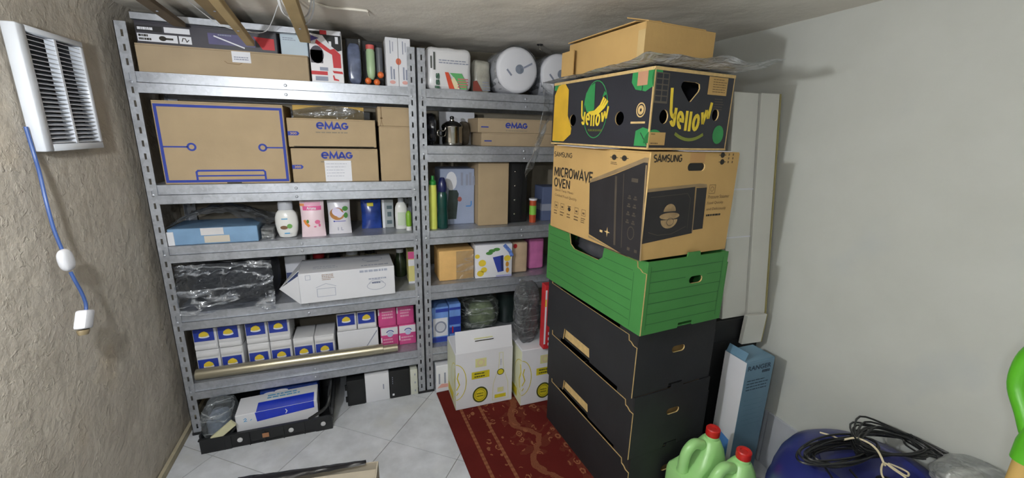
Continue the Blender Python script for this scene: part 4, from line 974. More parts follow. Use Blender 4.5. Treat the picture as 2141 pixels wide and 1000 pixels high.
# --- third shelf
t = thing('dish_soap_bottle', 'slim yellow bottle with a green cap on the right rack', 'bottle', (1.172, .050, RC))
O('body', lathe([(.019,0),(.0205,.004),(.0205,.20),(.019,.232)], 20, 1, .8), M('lemon_plastic','#d9e06a',.25), t, smooth=True); O('cap', lathe([(.018,.232),(.018,.25),(.009,.258),(.008,.278)], 18), M('cap_green','#2f8a3a',.3), t, smooth=True)
t = thing('dark_green_bottle', 'dark green bottle with a dark blue cap beside the yellow bottle', 'bottle', (1.222, .054, RC))
O('body', lathe([(.024,0),(.028,.004),(.028,.07),(.025,.10),(.027,.14),(.025,.178),(.018,.195)], 22, 1, .8), M('dark_green_plastic','#16413d',.15,var=.15), t, smooth=True); O('cap', lathe([(.021,.195),(.024,.21),(.022,.24),(.014,.262),(.009,.268)], 18), M('navy_cap','#1d2452',.25), t, smooth=True)
dm = (.188, .16, .305)
t = carton('appliance_box', 'grey-blue box with a dark appliance picture behind the bottles', (1.226, .13, RC), dm, 0, M('grey_blue_card','#97a2bd',.45,var=.05), flaps=False)
ink(t, dm, 'front', [[(.03,.03),(.085,.03),(.10,.17),(.09,.19),(.045,.19)]], M('dark_teal_picture','#33403f',.4,var=.3,scale=20), 'picture'); ink(t, dm, 'front', [el(.105,.14,.012,.014,10)], M('muted_red_print','#a05a55',.5), 'picture', e=.001)
ink(t, dm, 'front', [stroke([(.14,.10),(.165,.10),(.17,.108),(.17,.128)], .007)], M('bright_blue_print','#4a86c8',.5), 'print'); ink(t, dm, 'front', [rc(.112,.215,.124,.285), rc(.14,.215,.152,.275), rc(.158,.215,.172,.285), rc(.178,.215,.19,.265)], GREYP, 'lettering')
ink(t, dm, 'front', [el(.06,.24,.03,.05,16)], WHITE, 'print')
dm = (.172, .24, .345)
t = carton('tall_carton', 'tall plain brown carton on the third shelf of the right rack', (1.418, .06, RC), dm, 0, CARD)
t = thing('black_tool_case', 'upright black case with rivets beside the tall plain carton', 'case', (1.602, .10, RC))
O('shell', bev(0, .115, 0, .16, 0, .345, .006, 2), BLACKM, t, smooth=True); O('rib', bx(.078, .086, -.003, .0, .02, .33), BLACKPL, t)
for z in (.05,.13,.21,.29): O('rivet', xf(lathe([(.005,0),(.005,.002),(.002,.0035)], 10), lambda x, y, z_, z=z: (.040+x, -z_, z+y)), STEEL, t)
t = thing('small_tube', 'small orange and green tube with a white cap', 'tube', (1.750, .085, RC+.0)); 
O('body', lathe([(.019,0),(.020,.004),(.020,.128)], 18), M('orange_red_plastic','#b8502e',.35), t, smooth=True); O('label', lathe([(.0206,.045),(.0206,.098)], 18), M('lime_label','#86c34a',.4), t); O('cap', lathe([(.023,.128),(.024,.131),(.024,.138)], 18), WHITE, t)
t = thing('blue_grey_box', 'small blue and grey box beside the stack on the right rack', 'box', (1.815, .10, RC)); O('body', bev(0, .12, 0, .12, 0, .20, .002), M('slate_blue_card','#5a6688',.5), t); O('band', bx(-.0008,.1208,-.0008,.1208,.06,.10), GREYP, t)
# --- fourth shelf
t = thing('sponge_block', 'large pale orange foam block on the fourth shelf of the right rack', 'foam block', (1.196, .05, RDZ))
O('foam', bev(0, .195, 0, .16, 0, .172, .008, 2), M('orange_foam','#e3b673',.8,var=.06,scale=20,bump=.1,bscale=90), t, smooth=True); O('half_wrap', bx(.095,.1955,-.0008,.16,.0005,.165), FILM, t)  # clear film over the right half of the foam block
dm = (.215, .13, .195)
t = thing('printed_pack', 'white pack printed with a blue glass, yellow fruit and green leaves', 'package', (1.395, .038, RDZ), -3)
O('pack', bev(0, .215, 0, .13, 0, .195, .006, 2), WHITE, t, smooth=True)
ink(t, dm, 'front', [[(.10,.12),(.16,.13),(.165,.035),(.13,.03)]], BLUEP, 'picture'); ink(t, dm, 'front', [[(.145,.125),(.162,.128),(.163,.04),(.15,.04)]], M('navy_print','#1f2b66',.5), 'picture', e=.001)
for cx, cz, r in ((.04,.09,.022),(.05,.05,.018),(.185,.11,.020),(.03,.03,.02),(.012,.13,.014)): ink(t, dm, 'front', [el(cx,cz,r,r*.9,12)], YELLOW, 'picture', e=.0009)
for cx, cz in ((.095,.158),(.122,.165),(.08,.145)): ink(t, dm, 'front', [el(cx,cz,.020,.010,12)], M('leaf_print_mid','#4d8a42',.6), 'picture', e=.0011)
for cx, cz in ((.185,.075),(.187,.04)): ink(t, dm, 'front', [el(cx,cz,.010,.016,10)], M('amber_print','#c98a2c',.5), 'picture', e=.0011)
ink(t, dm, 'front', [stroke([(.165,.19),(.20,.15),(.213,.12)], .02)], M('blue_dotted_print','#5d7bc4',.5,var=.5,scale=60), 'print', e=.0013); ink(t, dm, 'front', [rc(.12,.003,.213,.014)], M('lavender_print','#a9a9d0',.5), 'print', e=.0013)
t = thing('beige_pack', 'beige film pack with a red spot right of the printed pack', 'package', (1.622, .07, RDZ))
O('pack', bev(0, .10, 0, .12, 0, .185, .012, 3), M('beige_film_pack','#cbb296',.35,var=.12), t, smooth=True); ink(t, (.10,.12,.185), 'front', [el(.02,.165,.012,.014,12)], REDP, 'print')
t = thing('pink_pack', 'glossy pink pack beside the green crate on the right rack', 'package', (1.745, .11, RDZ))
O('pack', bev(0, .10, 0, .12, 0, .19, .014, 3), M('glossy_pink','#d178b0',.15,var=.15), t, smooth=True); O('seal', bx(.01,.09,.055,.06,.19,.205), PINK, t)
# --- bottom shelf
for (x, lab) in ((1.152,'left one of two blue and white detergent boxes on the bottom shelf'),(1.248,'right one of two blue and white detergent boxes on the bottom shelf')):
    dm = (.092, .12, .215) if x < 1.2 else (.066, .12, .225)
    t = carton('detergent_box', lab, (x, .05, RE), dm, 0, M('detergent_blue','#6d93d6',.35,var=.2,scale=12), flaps=False, group='detergent boxes')
    w, d, h = dm
    if x < 1.2:
        ink(t, dm, 'front', [rc(.004,.040,w-.006,.150)], WHITE, 'panel'); ink(t, dm, 'front', [rc(.0,.004,w-.004,.034), rc(.02,.185,w,.205)], DBLUE, 'print'); ink(t, dm, 'front', [ring(w*.5,.095,.034,.036,.010)], GREYP, 'symbol', e=.0011); ink(t, dm, 'front', [el(w*.5,.095,.022,.024,16)], M('pale_grey_disc','#c5c8d2',.5), 'symbol', e=.001)
    else:
        ink(t, dm, 'front', [rc(0,.10,w,.150), rc(0,.045,w,.085), rc(0,.19,w,.205)], DBLUE, 'print'); ink(t, dm, 'front', [rc(.015,.05,.022,.09)], REDP, 'print', e=.0011)
t = thing('jar_bag', 'clear crinkled bag with pale green contents behind the white wine boxes', 'bag', (1.455, .19, RE))
O('contents', blob(.02, 0, .085, .085, .07, .082, .12, 2.4, 26, 18, .8, 4, flat=.001), M('pale_green_contents','#9aa384',.25,var=.4,scale=22), t, smooth=True)
O('clear_bag', blob(0, 0, .105, .125, .09, .103, .22, 2.2, 44, 30, .75, 9, flat=.0005), film('shiny_clear_bag','#e4eae6',.06,.12,.95,.6,9.), t, smooth=True)
t = thing('dark_tin', 'dark round tin at the back of the bottom shelf of the right rack', 'tin', (1.655, .24, RE)); O('body', lathe([(.065,0),(.067,.004),(.067,.19)], 28), M('dark_tin','#25302f',.3), t, smooth=True); O('lid', lathe([(.069,.19),(.069,.205),(.060,.207)], 28), BLACKPL, t, smooth=True)

# ================================================================ under the racks
t = thing('black_crate', 'shallow black plastic crate with white studs under the left rack', 'crate', (.075, -.150, .0))
CW, CD, CH = .545, .36, .115
def tray():
    p = [bx(0, CW, 0, .006, .012, .070), bx(0, CW, CD-.006, CD, .012, CH), bx(0, .006, .006, CD-.006, .012, CH*.8), bx(CW-.006, CW, .006, CD-.006, .012, CH), bx(.0, CW, .0, CD, .008, .013),
         bx(-.004, CW+.004, -.004, .010, .066, .072)]
    for x in (.09, .19, .25, .33, .42, .48): p.append(bx(x, x+.004, -.004, .0, .0, .07))
    p += [bx(.0,.12,-.003,.0,0,.066), bx(.47,CW,-.003,.0,0,.066), bx(.0, CW, .0, .01, .0, .01)]
    return join(*p)
O('tray', tray(), BLACKPL, t)
O('handle_rim', tube(smooth_path([(CW-.10,.0,.075),(CW-.07,-.002,.092),(CW-.02,.01,.12),(CW-.003,.05,.165),(CW-.003,.20,.175),(CW-.003,CD-.02,.165)]), .008), BLACKPL, t, smooth=True)
O('corner_wall', bx(CW-.012, CW-.004, .03, CD-.02, .07, .165), BLACKPL, t)
STUD = M('white_stud','#c9c9cb',.4)
for x, m in ((.155,STUD),(.365,STUD),(.505,STUD)): O('stud', xf(lathe([(.011,0),(.011,.004),(.006,.006)], 14), lambda a, b, c, x=x: (x+a, -.003-c, .038+b)), m, t)
O('emblem', bx(.245,.272,-.0055,-.0035,.026,.048), M('copper_print','#a0714f',.5), t)
dm = (.345, .145, .125)
t = carton('white_blue_carton', 'white carton with a bright blue label lying in the black crate', (.212, -.118, .0145), dm, 3, WHITEC, flaps=False)
ink(t, dm, 'front', [[(.085,.075),(.330,.088),(.330,.124),(.080,.124)]], M('bright_royal_blue','#1f39c2',.3,var=.1), 'label')
ink(t, dm, 'top', [rc(.085,.0,.33,.075)], M('bright_royal_blue','#1f39c2',.3,var=.1), 'label'); ink(t, dm, 'top', lines(.12,.09,.30,.13,2,.5,2), M('sky_print','#4f9fd0',.5), 'lettering')
ink(t, dm, 'front', [tx('1 L', .030,.088,.052,.104)] if 0 else [stroke([(.032,.098),(.040,.104),(.044,.098),(.034,.088),(.046,.088)], .003), stroke([(.058,.088),(.066,.094)], .003)], M('sky_print','#4f9fd0',.5), 'lettering')
ink(t, dm, 'front', [stroke([(.205,.088),(.212,.10),(.206,.112)], .004)], WHITE, 'lettering', e=.0012)
t = thing('blue_foil_pack', 'dark blue packs behind the white and blue carton in the black crate', 'package', (.28, .045, .0145)); O('pack', bev(0, .27, 0, .11, 0, .135, .012, 2), M('dark_blue_foil','#27418f',.2,var=.4,scale=18), t, smooth=True); ink(t, (.27,.11,.135), 'front', [el(.05,.115,.03,.008), el(.10,.122,.03,.008)], WHITE, 'print', e=.001)
t = thing('clear_bag', 'clear plastic bag with odds and ends in the left end of the black crate', 'bag', (.135, -.045, .0145))
O('bag', blob(0, 0, .088, .064, .085, .088, .28, 2.6, 34, 24, .7, 21, flat=.0005), film('hazy_clear_bag','#d9dfe4',.12,.15,.92,.5,9.), t, smooth=True)
O('contents', blob(-.005, 0, .065, .046, .06, .06, .25, 3, 20, 14, .8, 31, flat=.001), M('mixed_blue_grey','#98a0b0',.5,var=.5,scale=25), t, smooth=True)
O('ivory_strip', xf(bev(-.062,.062,-.008,.008,-.017,.017,.004,2), lambda x, y, z: (.030+x*.78-z*.6, -.086+y-.012, .075+x*.62+z*.78)), M('ivory_plastic','#c9c6a2',.35), t)
BLK = M('case_black','#17181a',.45,var=.1)
def uprt(name, lab, x, w, h, m, cat='case', d=.22, y=.0):
    t = thing(name, lab, cat, (x, y, 0)); O('body', bev(0, w, 0, d, .0005, h, .004, 2), m, t, smooth=True); return t
t = uprt('black_folder_box', 'black box file leaning at the left under the left rack', .688, .090, .150, BLK, 'box'); O('hinge', tube([(-.003,.0,.03),(-.003,.0,.06)], .005), BLACKPL, t); O('hinge', tube([(-.003,.0,.10),(-.003,.0,.13)], .005), BLACKPL, t)
t = uprt('white_device', 'white flat device standing between two black boxes under the left rack', .780, .124, .165, WHITEC, 'device'); ink(t, (.124,.22,.165), 'front', [rc(.090,.07,.096,.10)], GREYP, 'lettering')
t = uprt('black_device', 'black flat device with tiny white marks under the left rack', .906, .108, .168, BLK, 'device'); ink(t, (.108,.22,.168), 'front', [rc(.012,.018,.022,.030)], WHITE, 'marks'); ink(t, (.108,.22,.168), 'front', [rc(.014,.09+.012*k,.017,.097+.012*k) for k in range(4)], GREYP, 'marks')
t = uprt('white_strip_box', 'narrow white box squeezed between the black device and the rack post', 1.016, .040, .158, M('ivory_card','#c9cbc0',.5), 'box'); ink(t, (.04,.22,.158), 'front', [rc(.022,.02+.05*k,.028,.032+.05*k) for k in range(3)], GREYP, 'marks')
dm = (.09, .15, .165)
t = carton('small_white_box', 'small white box with pink base on the floor under the right rack', (1.155, -.02, 0.0005), dm, 0, WHITE, flaps=False)
ink(t, dm, 'front', [rc(.014,.05,.022,.115), rc(.045,.05,.054,.118)], GREYP, 'lettering'); ink(t, dm, 'front', [[(.005,.025),(.085,.025),(.07,.045),(.03,.05)]], M('pale_red_print','#d8a29c',.6), 'print')

# ================================================================ rug and wine boxes
def rugmat():
    m = bpy.data.materials.new('red_persian_rug'); m.use_nodes = True; nt = m.node_tree; b = nt.nodes['Principled BSDF']; b.inputs['Roughness'].default_value = .95; b.inputs['Specular IOR Level'].default_value = .1
    N = nt.nodes.new; L = nt.links.new
    tc = N('ShaderNodeTexCoord'); sx = N('ShaderNodeSeparateXYZ'); L(tc.outputs['Object'], sx.inputs[0])
    def ramp(src, stops):
        r = N('ShaderNodeValToRGB'); r.color_ramp.interpolation = 'CONSTANT'
        while len(r.color_ramp.elements) < len(stops): r.color_ramp.elements.new(.5)
        for e, (p, c) in zip(r.color_ramp.elements, stops): e.position = p; e.color = c
        L(src, r.inputs[0]); return r
    W = (1,1,1,1); K = (0,0,0,1)
    # stripes parallel to the long edge: x measured from the left edge, 1 m = ramp 1
    stripes = ramp(sx.outputs['X'], [(0,K),(.078,W),(.093,K),(.172,W),(.188,K)])
    # flower band and field: distorted voronoi blossoms
    mp = N('ShaderNodeMapping'); mp.inputs['Scale'].default_value = (24, 19, 1); L(tc.outputs['Object'], mp.inputs[0])
    v = N('ShaderNodeTexVoronoi'); v.feature = 'F1'; v.inputs['Scale'].default_value = 1.0; v.inputs['Randomness'].default_value = .55; L(mp.outputs[0], v.inputs['Vector'])
    fr = ramp(v.outputs['Distance'], [(0,W),(.12,K),(.22,W),(.36,K)])
    n1 = N('ShaderNodeTexNoise'); n1.inputs['Scale'].default_value = 9; n1.inputs['Detail'].default_value = 4; n1.inputs['Distortion'].default_value = .8; L(tc.outputs['Object'], n1.inputs['Vector'])
    cr = ramp(n1.outputs['Fac'], [(0,K),(.46,W),(.54,K)])
    zone = ramp(sx.outputs['X'], [(0,K),(.25,W),(.52,K)])
    mul = N('ShaderNodeMath'); mul.operation = 'MULTIPLY'; L(fr.outputs[0], mul.inputs[0]); L(cr.outputs[0], mul.inputs[1])
    mul2 = N('ShaderNodeMath'); mul2.operation = 'MAXIMUM'; 
    cz = N('ShaderNodeMath'); cz.operation = 'MULTIPLY'; L(cr.outputs[0], cz.inputs[0]); L(zone.outputs[0], cz.inputs[1])
    hf = N('ShaderNodeMath'); hf.operation = 'MULTIPLY'; L(cz.outputs[0], hf.inputs[0]); hf.inputs[1].default_value = .15
    L(mul.outputs[0], mul2.inputs[0]); L(hf.outputs[0], mul2.inputs[1])
    # meandering flower garland
    sn = N('ShaderNodeMath'); sn.operation = 'SINE'; ym = N('ShaderNodeMath'); ym.operation = 'MULTIPLY'; ym.inputs[1].default_value = 21; L(sx.outputs['Y'], ym.inputs[0]); L(ym.outputs[0], sn.inputs[0])
    sc = N('ShaderNodeMath'); sc.operation = 'MULTIPLY_ADD'; sc.inputs[1].default_value = .035; sc.inputs[2].default_value = .335; L(sn.outputs[0], sc.inputs[0])
    nd = N('ShaderNodeMath'); nd.operation = 'MULTIPLY_ADD'; nd.inputs[1].default_value = .10; L(n1.outputs['Fac'], nd.inputs[0]); L(sx.outputs['X'], nd.inputs[2])
    df = N('ShaderNodeMath'); df.operation = 'SUBTRACT'; L(nd.outputs[0], df.inputs[0]); L(sc.outputs[0], df.inputs[1])
    d2 = N('ShaderNodeMath'); d2.operation = 'SUBTRACT'; d2.inputs[1].default_value = .05; L(df.outputs[0], d2.inputs[0])
    ab = N('ShaderNodeMath'); ab.operation = 'ABSOLUTE'; L(d2.outputs[0], ab.inputs[0])
    gl = N('ShaderNodeMath'); gl.operation = 'LESS_THAN'; gl.inputs[1].default_value = .017; L(ab.outputs[0], gl.inputs[0])
    gs = N('ShaderNodeMath'); gs.operation = 'MULTIPLY'; gs.inputs[1].default_value = .6; L(gl.outputs[0], gs.inputs[0])
    edge = ramp(sx.outputs['X'], [(0,K),(.10,W)])
    mu3 = N('ShaderNodeMath'); mu3.operation = 'MULTIPLY'; mg = N('ShaderNodeMath'); mg.operation = 'MAXIMUM'; L(mul2.outputs[0], mg.inputs[0]); L(gs.outputs[0], mg.inputs[1]); L(mg.outputs[0], mu3.inputs[0]); L(edge.outputs[0], mu3.inputs[1])
    # dashes inside the stripes
    wv = N('ShaderNodeTexWave'); wv.bands_direction = 'Y'; wv.inputs['Scale'].default_value = 12; L(tc.outputs['Object'], wv.inputs['Vector'])
    ws = N('ShaderNodeMapRange'); ws.inputs[3].default_value = .55; ws.inputs[4].default_value = 1; L(wv.outputs['Fac'], ws.inputs[0])
    st = N('ShaderNodeMath'); st.operation = 'MULTIPLY'; L(stripes.outputs[0], st.inputs[0]); L(ws.outputs[0], st.inputs[1])
    mx = N('ShaderNodeMath'); mx.operation = 'MAXIMUM'; L(st.outputs[0], mx.inputs[0]); L(mu3.outputs[0], mx.inputs[1])
    nz = N('ShaderNodeTexNoise'); nz.inputs['Scale'].default_value = 260; L(tc.outputs['Object'], nz.inputs['Vector'])
    sub = N('ShaderNodeMath'); sub.operation = 'MULTIPLY'; L(mx.outputs[0], sub.inputs[0]); 
    ns = N('ShaderNodeMapRange'); ns.inputs[1].default_value = .3; ns.inputs[2].default_value = .7; ns.inputs[3].default_value = .4; ns.inputs[4].default_value = .95; L(nz.outputs['Fac'], ns.inputs[0]); L(ns.outputs[0], sub.inputs[1])
    mix = N('ShaderNodeMix'); mix.data_type = 'RGBA'; L(sub.outputs[0], mix.inputs['Factor']); mix.inputs['A'].default_value = lin('#5c1f1b'); mix.inputs['B'].default_value = lin('#9c6a49')
    n4 = N('ShaderNodeTexNoise'); n4.inputs['Scale'].default_value = 5; L(tc.outputs['Object'], n4.inputs['Vector'])
    hs = N('ShaderNodeHueSaturation'); L(mix.outputs['Result'], hs.inputs['Color']); vr = N('ShaderNodeMapRange'); vr.inputs[3].default_value = .75; vr.inputs[4].default_value = 1.2; L(n4.outputs['Fac'], vr.inputs[0]); L(vr.outputs[0], hs.inputs['Value'])
    L(hs.outputs[0], b.inputs['Base Color'])
    bp = N('ShaderNodeBump'); bp.inputs['Strength'].default_value = .4; bp.inputs['Distance'].default_value = .004; L(nz.outputs['Fac'], bp.inputs['Height']); L(bp.outputs[0], b.inputs['Normal'])
    return m
rug = O('rug', xf(bev(0, .86, -1.19, 0, .0003, .008, .003), lambda x, y, z: (x, y, z)), rugmat())
rug.location = (1.152, -.030, 0); rug.rotation_euler = (0, 0, math.radians(3.2)); tag(rug, 'dark red patterned rug with beige border stripes', 'rug')
LIME = M('lime_yellow_print', '#cdbf2a', .5, var=.12, scale=30); LIMEP = M('pale_lime_print','#d6d59a',.55,var=.05); SEALD = M('seal_olive','#4a4f1e',.5)
def winebox(label, loc, rz, flap=True, bare=False):
    w, d, h = .312, .205, .330; dm = (w, d, h)
    t = thing('wine_box', label, 'box', loc, rz, group='white and yellow wine boxes')
    O('body', bev(0, w, 0, d, 0, h, .0025), WHITEC, t)
    if flap: O('flap', xf(bx(.004, w-.004, 0, .0025, 0, .112), lambda x, y, z: (x, y+.012*z/.112*2, h-.002+z)), WHITEC, t); ink(t, dm, 'front', [], LIME) if 0 else O('lettering', xf(bx(0,.10,0,.0003,0,.005), lambda x, y, z: (.105+x, .0098+y-.0015, h+.05+z)), BLACKP, t); O('lettering', xf(bx(0,.10,0,.0003,0,.006), lambda x, y, z: (.10+x, .0112+y-.0015, h+.062+z)), LIMEP, t)
    ink(t, dm, 'front', [ring(-.0,.165,.058,.105,.004,20,-88,88)], LIME, 'emblem'); ink(t, dm, 'front', [stroke([(.004,.12),(.02,.15),(.008,.19),(.016,.22)], .006), stroke([(.004,.09),(.014,.105)], .005)], LIME, 'emblem')
    ink(t, dm, 'left', [ring(d,.165,.10,.105,.004,20,92,268), stroke([(d-.02,.10),(d-.03,.15),(d-.006,.2),(d-.02,.24)], .010)], LIME, 'emblem'); ink(t, dm, 'left', [rc(.02,.02,d-.06,.07)], LIME, 'label'); ink(t, dm, 'left', [rc(.0,.0,d,h-.01)], M('lime_tint_card','#d9dcc0',.55), 'tint', e=.0004)
    ink(t, dm, 'front', [rc(.085,.168,.182,.210)], LIME, 'label'); ink(t, dm, 'front', lines(.10,.172,.172,.206,2,.45,6), SEALD, 'lettering', e=.0011)
    ink(t, dm, 'front', [rc(.105,.235,.165,.285)], LIMEP, 'crest'); ink(t, dm, 'front', [ring(.135,.26,.02,.02,.006)], M('peach_print','#d8c3a8',.6), 'crest', e=.0011)
    ink(t, dm, 'front', [el(.132,.070,.042,.048,28)], SEALD, 'seal'); ink(t, dm, 'front', [el(.132,.070,.034,.039,26)], LIME, 'seal', e=.0010); ink(t, dm, 'front', lines(.112,.055,.152,.085,2,.35,3)+[ring(.132,.07,.028,.032,.002)], SEALD, 'seal', e=.0013)
    bot = [(.236,.30),(.236,.25),(.232,.20),(.216,.16),(.204,.12),(.200,.02),(.290,.02),(.286,.12),(.274,.16),(.262,.20),(.256,.25),(.256,.30)]
    ink(t, dm, 'front', [stroke(bot, .0025, True)], LIMEP, 'bottle_outline'); ink(t, dm, 'front', [el(.244,.186,.020,.019,18)], SEALD, 'bottle_seal', e=.001); ink(t, dm, 'front', [el(.244,.186,.016,.015,18)], LIME, 'bottle_seal', e=.0013)
    ink(t, dm, 'front', [rc(.212,.030,.276,.052)], LIME, 'label', e=.001); ink(t, dm, 'front', [rc(.228,.065,.262,.092)], LIMEP, 'label', e=.001); ink(t, dm, 'front', lines(.242,.225,.249,.262,5,.6,3), GREYP, 'lettering')
    return t
winebox('white and yellow wine box with raised flap, standing on the rug', (1.222, -.222, RUGZ), 0)
winebox('second white and yellow wine box, half hidden by the crates', (1.560, -.290, RUGZ), 0, flap=False)
t = thing('dark_film_bag', 'dark translucent bag standing on the half hidden wine box', 'bag', (1.617, -.190, RUGZ+.3308))
O('film', blob(0, 0, .17, .066, .060, .168, .16, 2, 34, 26, .7, 14, flat=.0005), film('dark_smoky_film','#b9bcc0',.22,.25,.85,.22,8.), t, smooth=True)
O('dark_contents', blob(-.01, .01, .10, .040, .038, .098, .1, 2, 20, 14, .7, 3, flat=.001), M('charcoal_cloth','#3b3a3d',.8,var=.2), t, smooth=True)
dm = (.062, .05, .355)
t = carton('red_carton', 'tall narrow red carton beside the dark translucent bag', (1.668, -.312, RUGZ+.3305), (.045,.05,.355), 0, REDP, flaps=False, b=.002)
dm = (.045,.05,.355); ink(t, dm, 'front', [rc(.0,.03,.010,.33)], WHITE, 'print'); ink(t, dm, 'front', [rc(.024,.02+.03*k,.038,.036+.03*k) for k in range(3)], WHITE, 'lettering'); ink(t, dm, 'front', [rc(.0,.24,.008,.28)], YELLOW, 'print', e=.0011)
# ================================================================ right side: panels, blue box, jugs, barrel, shovel
FOAM = M('white_foam_board', '#d4d4cf', .5, var=.04, scale=5)
t = thing('white_panel_pack', 'tall white board pack standing between the stack and the right wall', 'panel', (2.205, -.898, .702), rx=-6.8)
O('board', bev(0, .128, .0, .02, 0, .915, .002), FOAM, t); O('board', xf(bev(0, .094, .0, .02, 0, .915, .002), lambda x, y, z: (.131+x, y-.010-.04*x, z)), FOAM, t)
for z in (.34, .535): O('tape', bx(-.0005, .1285, -.001, .0, z, z+.006), WHITE, t)
O('edge_strip', bx(.2255, .2290, -.018, .012, .001, .914), M('yellowed_edge','#a39a6a',.6), t)
t = thing('black_base_box', 'black box behind the blue and white carton, under the white board pack', 'box', (2.125, -.905, 0)); O('body', bev(0, .30, 0, .30, .0005, .6985, .003), BLACKM, t); O('lid_seam', bx(-.001,.301,-.001,.301,.60,.603), BLACKPL, t)
t = thing('white_off_cut', 'slanted white board piece between the white board pack and the blue carton', 'panel', (2.300, -.932, .588), ry=3)
O('board', bev(0, .112, .0, .018, .0, .13, .0015), FOAM, t); O('edge_strip', bx(.1125, .1155, .0, .018, .001, .129), M('yellowed_edge','#a39a6a',.6), t)
BLUEB = M('teal_blue_card', '#6789a0', .4, var=.08, scale=6)
dm = (.152, .105, .583)
t = carton('blue_carton', 'tall narrow carton, white on one side and grey-blue on the other', (2.200, -1.048, .0005), dm, 0, BLUEB, flaps=False)
O('top_flap', bx(.0, .15, .001, .104, .583, .586), BLUEB, t); O('top_flap', xf(bx(0,.012,.0,.09,0,.002), lambda x, y, z: (x, y+.01, .586+z+x*2.5)), BLUEB, t)
ink(t, dm, 'left', [rc(0,0,.105,.583)], WHITEC, 'white_side'); ink(t, dm, 'left', [[(.01,.13),(.085,.13),(.085,.215),(.01,.235)]], M('mid_blue_print','#5b93d6',.4), 'print', e=.0011)
ink(t, dm, 'front', [tx('RANGER', .010,.545,.135,.566)], M('navy_lettering','#2e4456',.6), 'lettering'); ink(t, dm, 'front', lines(.09,.525,.135,.54,1,.8,3)+lines(.018,.45,.135,.505,4,.3,5), M('navy_lettering','#2e4456',.6), 'lettering')
ink(t, dm, 'front', lines(.02,.28,.13,.42,6,.06,9), M('teal_lettering','#587f92',.6), 'lettering')
JUG = M('pale_green_hdpe', '#9ed488', .32, var=.03, scale=6); JCAP = M('red_cap', '#c4241f', .35)
def jug(label, loc, rz):
    t = thing('jug', label, 'canister', loc, rz, group='pale green jugs with red caps')
    w, d, h = .185, .118, .36
    bm = bmesh.new()
    prof = [(0, .90), (.012, 1.0), (.20, 1.0), (.235, .97)]
    # body: rounded box lofted upward, narrowing on the cap side
    secs = [(0,.0,w,.0,d,.02),(.008,-.004,w+.004,-.004,d+.004,.024),(.19,-.004,w+.004,-.004,d+.004,.024),(.205,.0,w+.003,-.001,d+.001,.024),(.215,.035,w+.002,.0,d,.024),
            (.245,.075,w,.004,d-.004,.026),(.285,.098,w-.004,.014,d-.014,.028),(.312,.112,w-.012,.026,d-.026,.028),(.322,.122,w-.020,.036,d-.036,.020)]
    V, Fc = [], []; n = 0
    for (z, x0, x1, y0, y1, r) in secs:
        r = min(r, (x1-x0)/2-.001, (y1-y0)/2-.001); ring_ = []
        for (cx, cy, a0) in ((x1-r,y1-r,0),(x0+r,y1-r,90),(x0+r,y0+r,180),(x1-r,y0+r,270)):
            for k in range(6): a = math.radians(a0+90*k/5); ring_.append((cx+r*math.cos(a), cy+r*math.sin(a), z))
        n = len(ring_); V += ring_
    for i in range(len(secs)-1):
        for k in range(n): Fc.append((i*n+k, i*n+(k+1) % n, (i+1)*n+(k+1) % n, (i+1)*n+k))
    Fc.append(tuple(range(n-1,-1,-1))); Fc.append(tuple((len(secs)-1)*n+k for k in range(n)))
    O('body', (V, Fc), JUG, t, smooth=50)
    hp = smooth_path([(.030,d/2,.19),(.026,d/2,.235),(.034,d/2,.285),(.062,d/2,.312),(.100,d/2,.300)], 5)
    O('handle', tube(hp, [.022]*4+[.019]*(len(hp)-4), 12), JUG, t, smooth=70)
    cx, cy = .145, d/2
    O('neck', lathe([(.026,.318),(.024,.330),(.022,.334)], 20, cx=cx, cy=cy), JUG, t, smooth=True)
    V, Fc = lathe([(.0245,.331),(.025,.334),(.025,.356),(.022,.3595),(.013,.3590),(.012,.3555)], 28, cx=cx, cy=cy)
    O('cap', (V, Fc), JCAP, t, smooth=35)
    t.scale = (1.03, .98, 1.03)
    O('seam', xf(bx(.002, w-.002, -.0048, -.0040, .118, .121), lambda x, y, z: (x, y, z-.25*x+.02)), M('jug_seam','#7fb96b',.4), t)
    return t
jug('pale green jug with red cap, next to the black crates', (1.863, -1.162, RUGZ), 0)
jug('pale green jug with red cap, nearest the blue barrel', (1.877, -1.286, RUGZ), 0)
# blue barrel with domed shoulder
BBL = M('dark_blue_plastic', '#2a3070', .28, var=.08, scale=5)
BX, BY, BR, BZ = 2.190, -1.500, .238, .50
t = thing('blue_barrel', 'dark blue plastic barrel with a domed top by the right wall', 'barrel', (BX, BY, 0.0005))
prof = [(BR*.93,0),(BR,.02),(BR,.12),(BR+.008,.13),(BR+.008,.15),(BR,.16),(BR,.30),(BR+.006,.31),(BR+.006,.33),(BR,.34),(BR*.985,.385),(BR*.94,.43),(BR*.86,.468),(BR*.74,.492),(BR*.60,.502),(BR*.56,.503),(BR*.53,.492),(BR*.50,.488),(BR*.02,.488)]
O('shell', lathe(prof, 56), BBL, t, smooth=45)
O('bung', lathe([(.03,.4885),(.032,.492),(.032,.502),(.026,.504)], 20, cx=-.02, cy=-.06), BLACKPL, t, smooth=True)
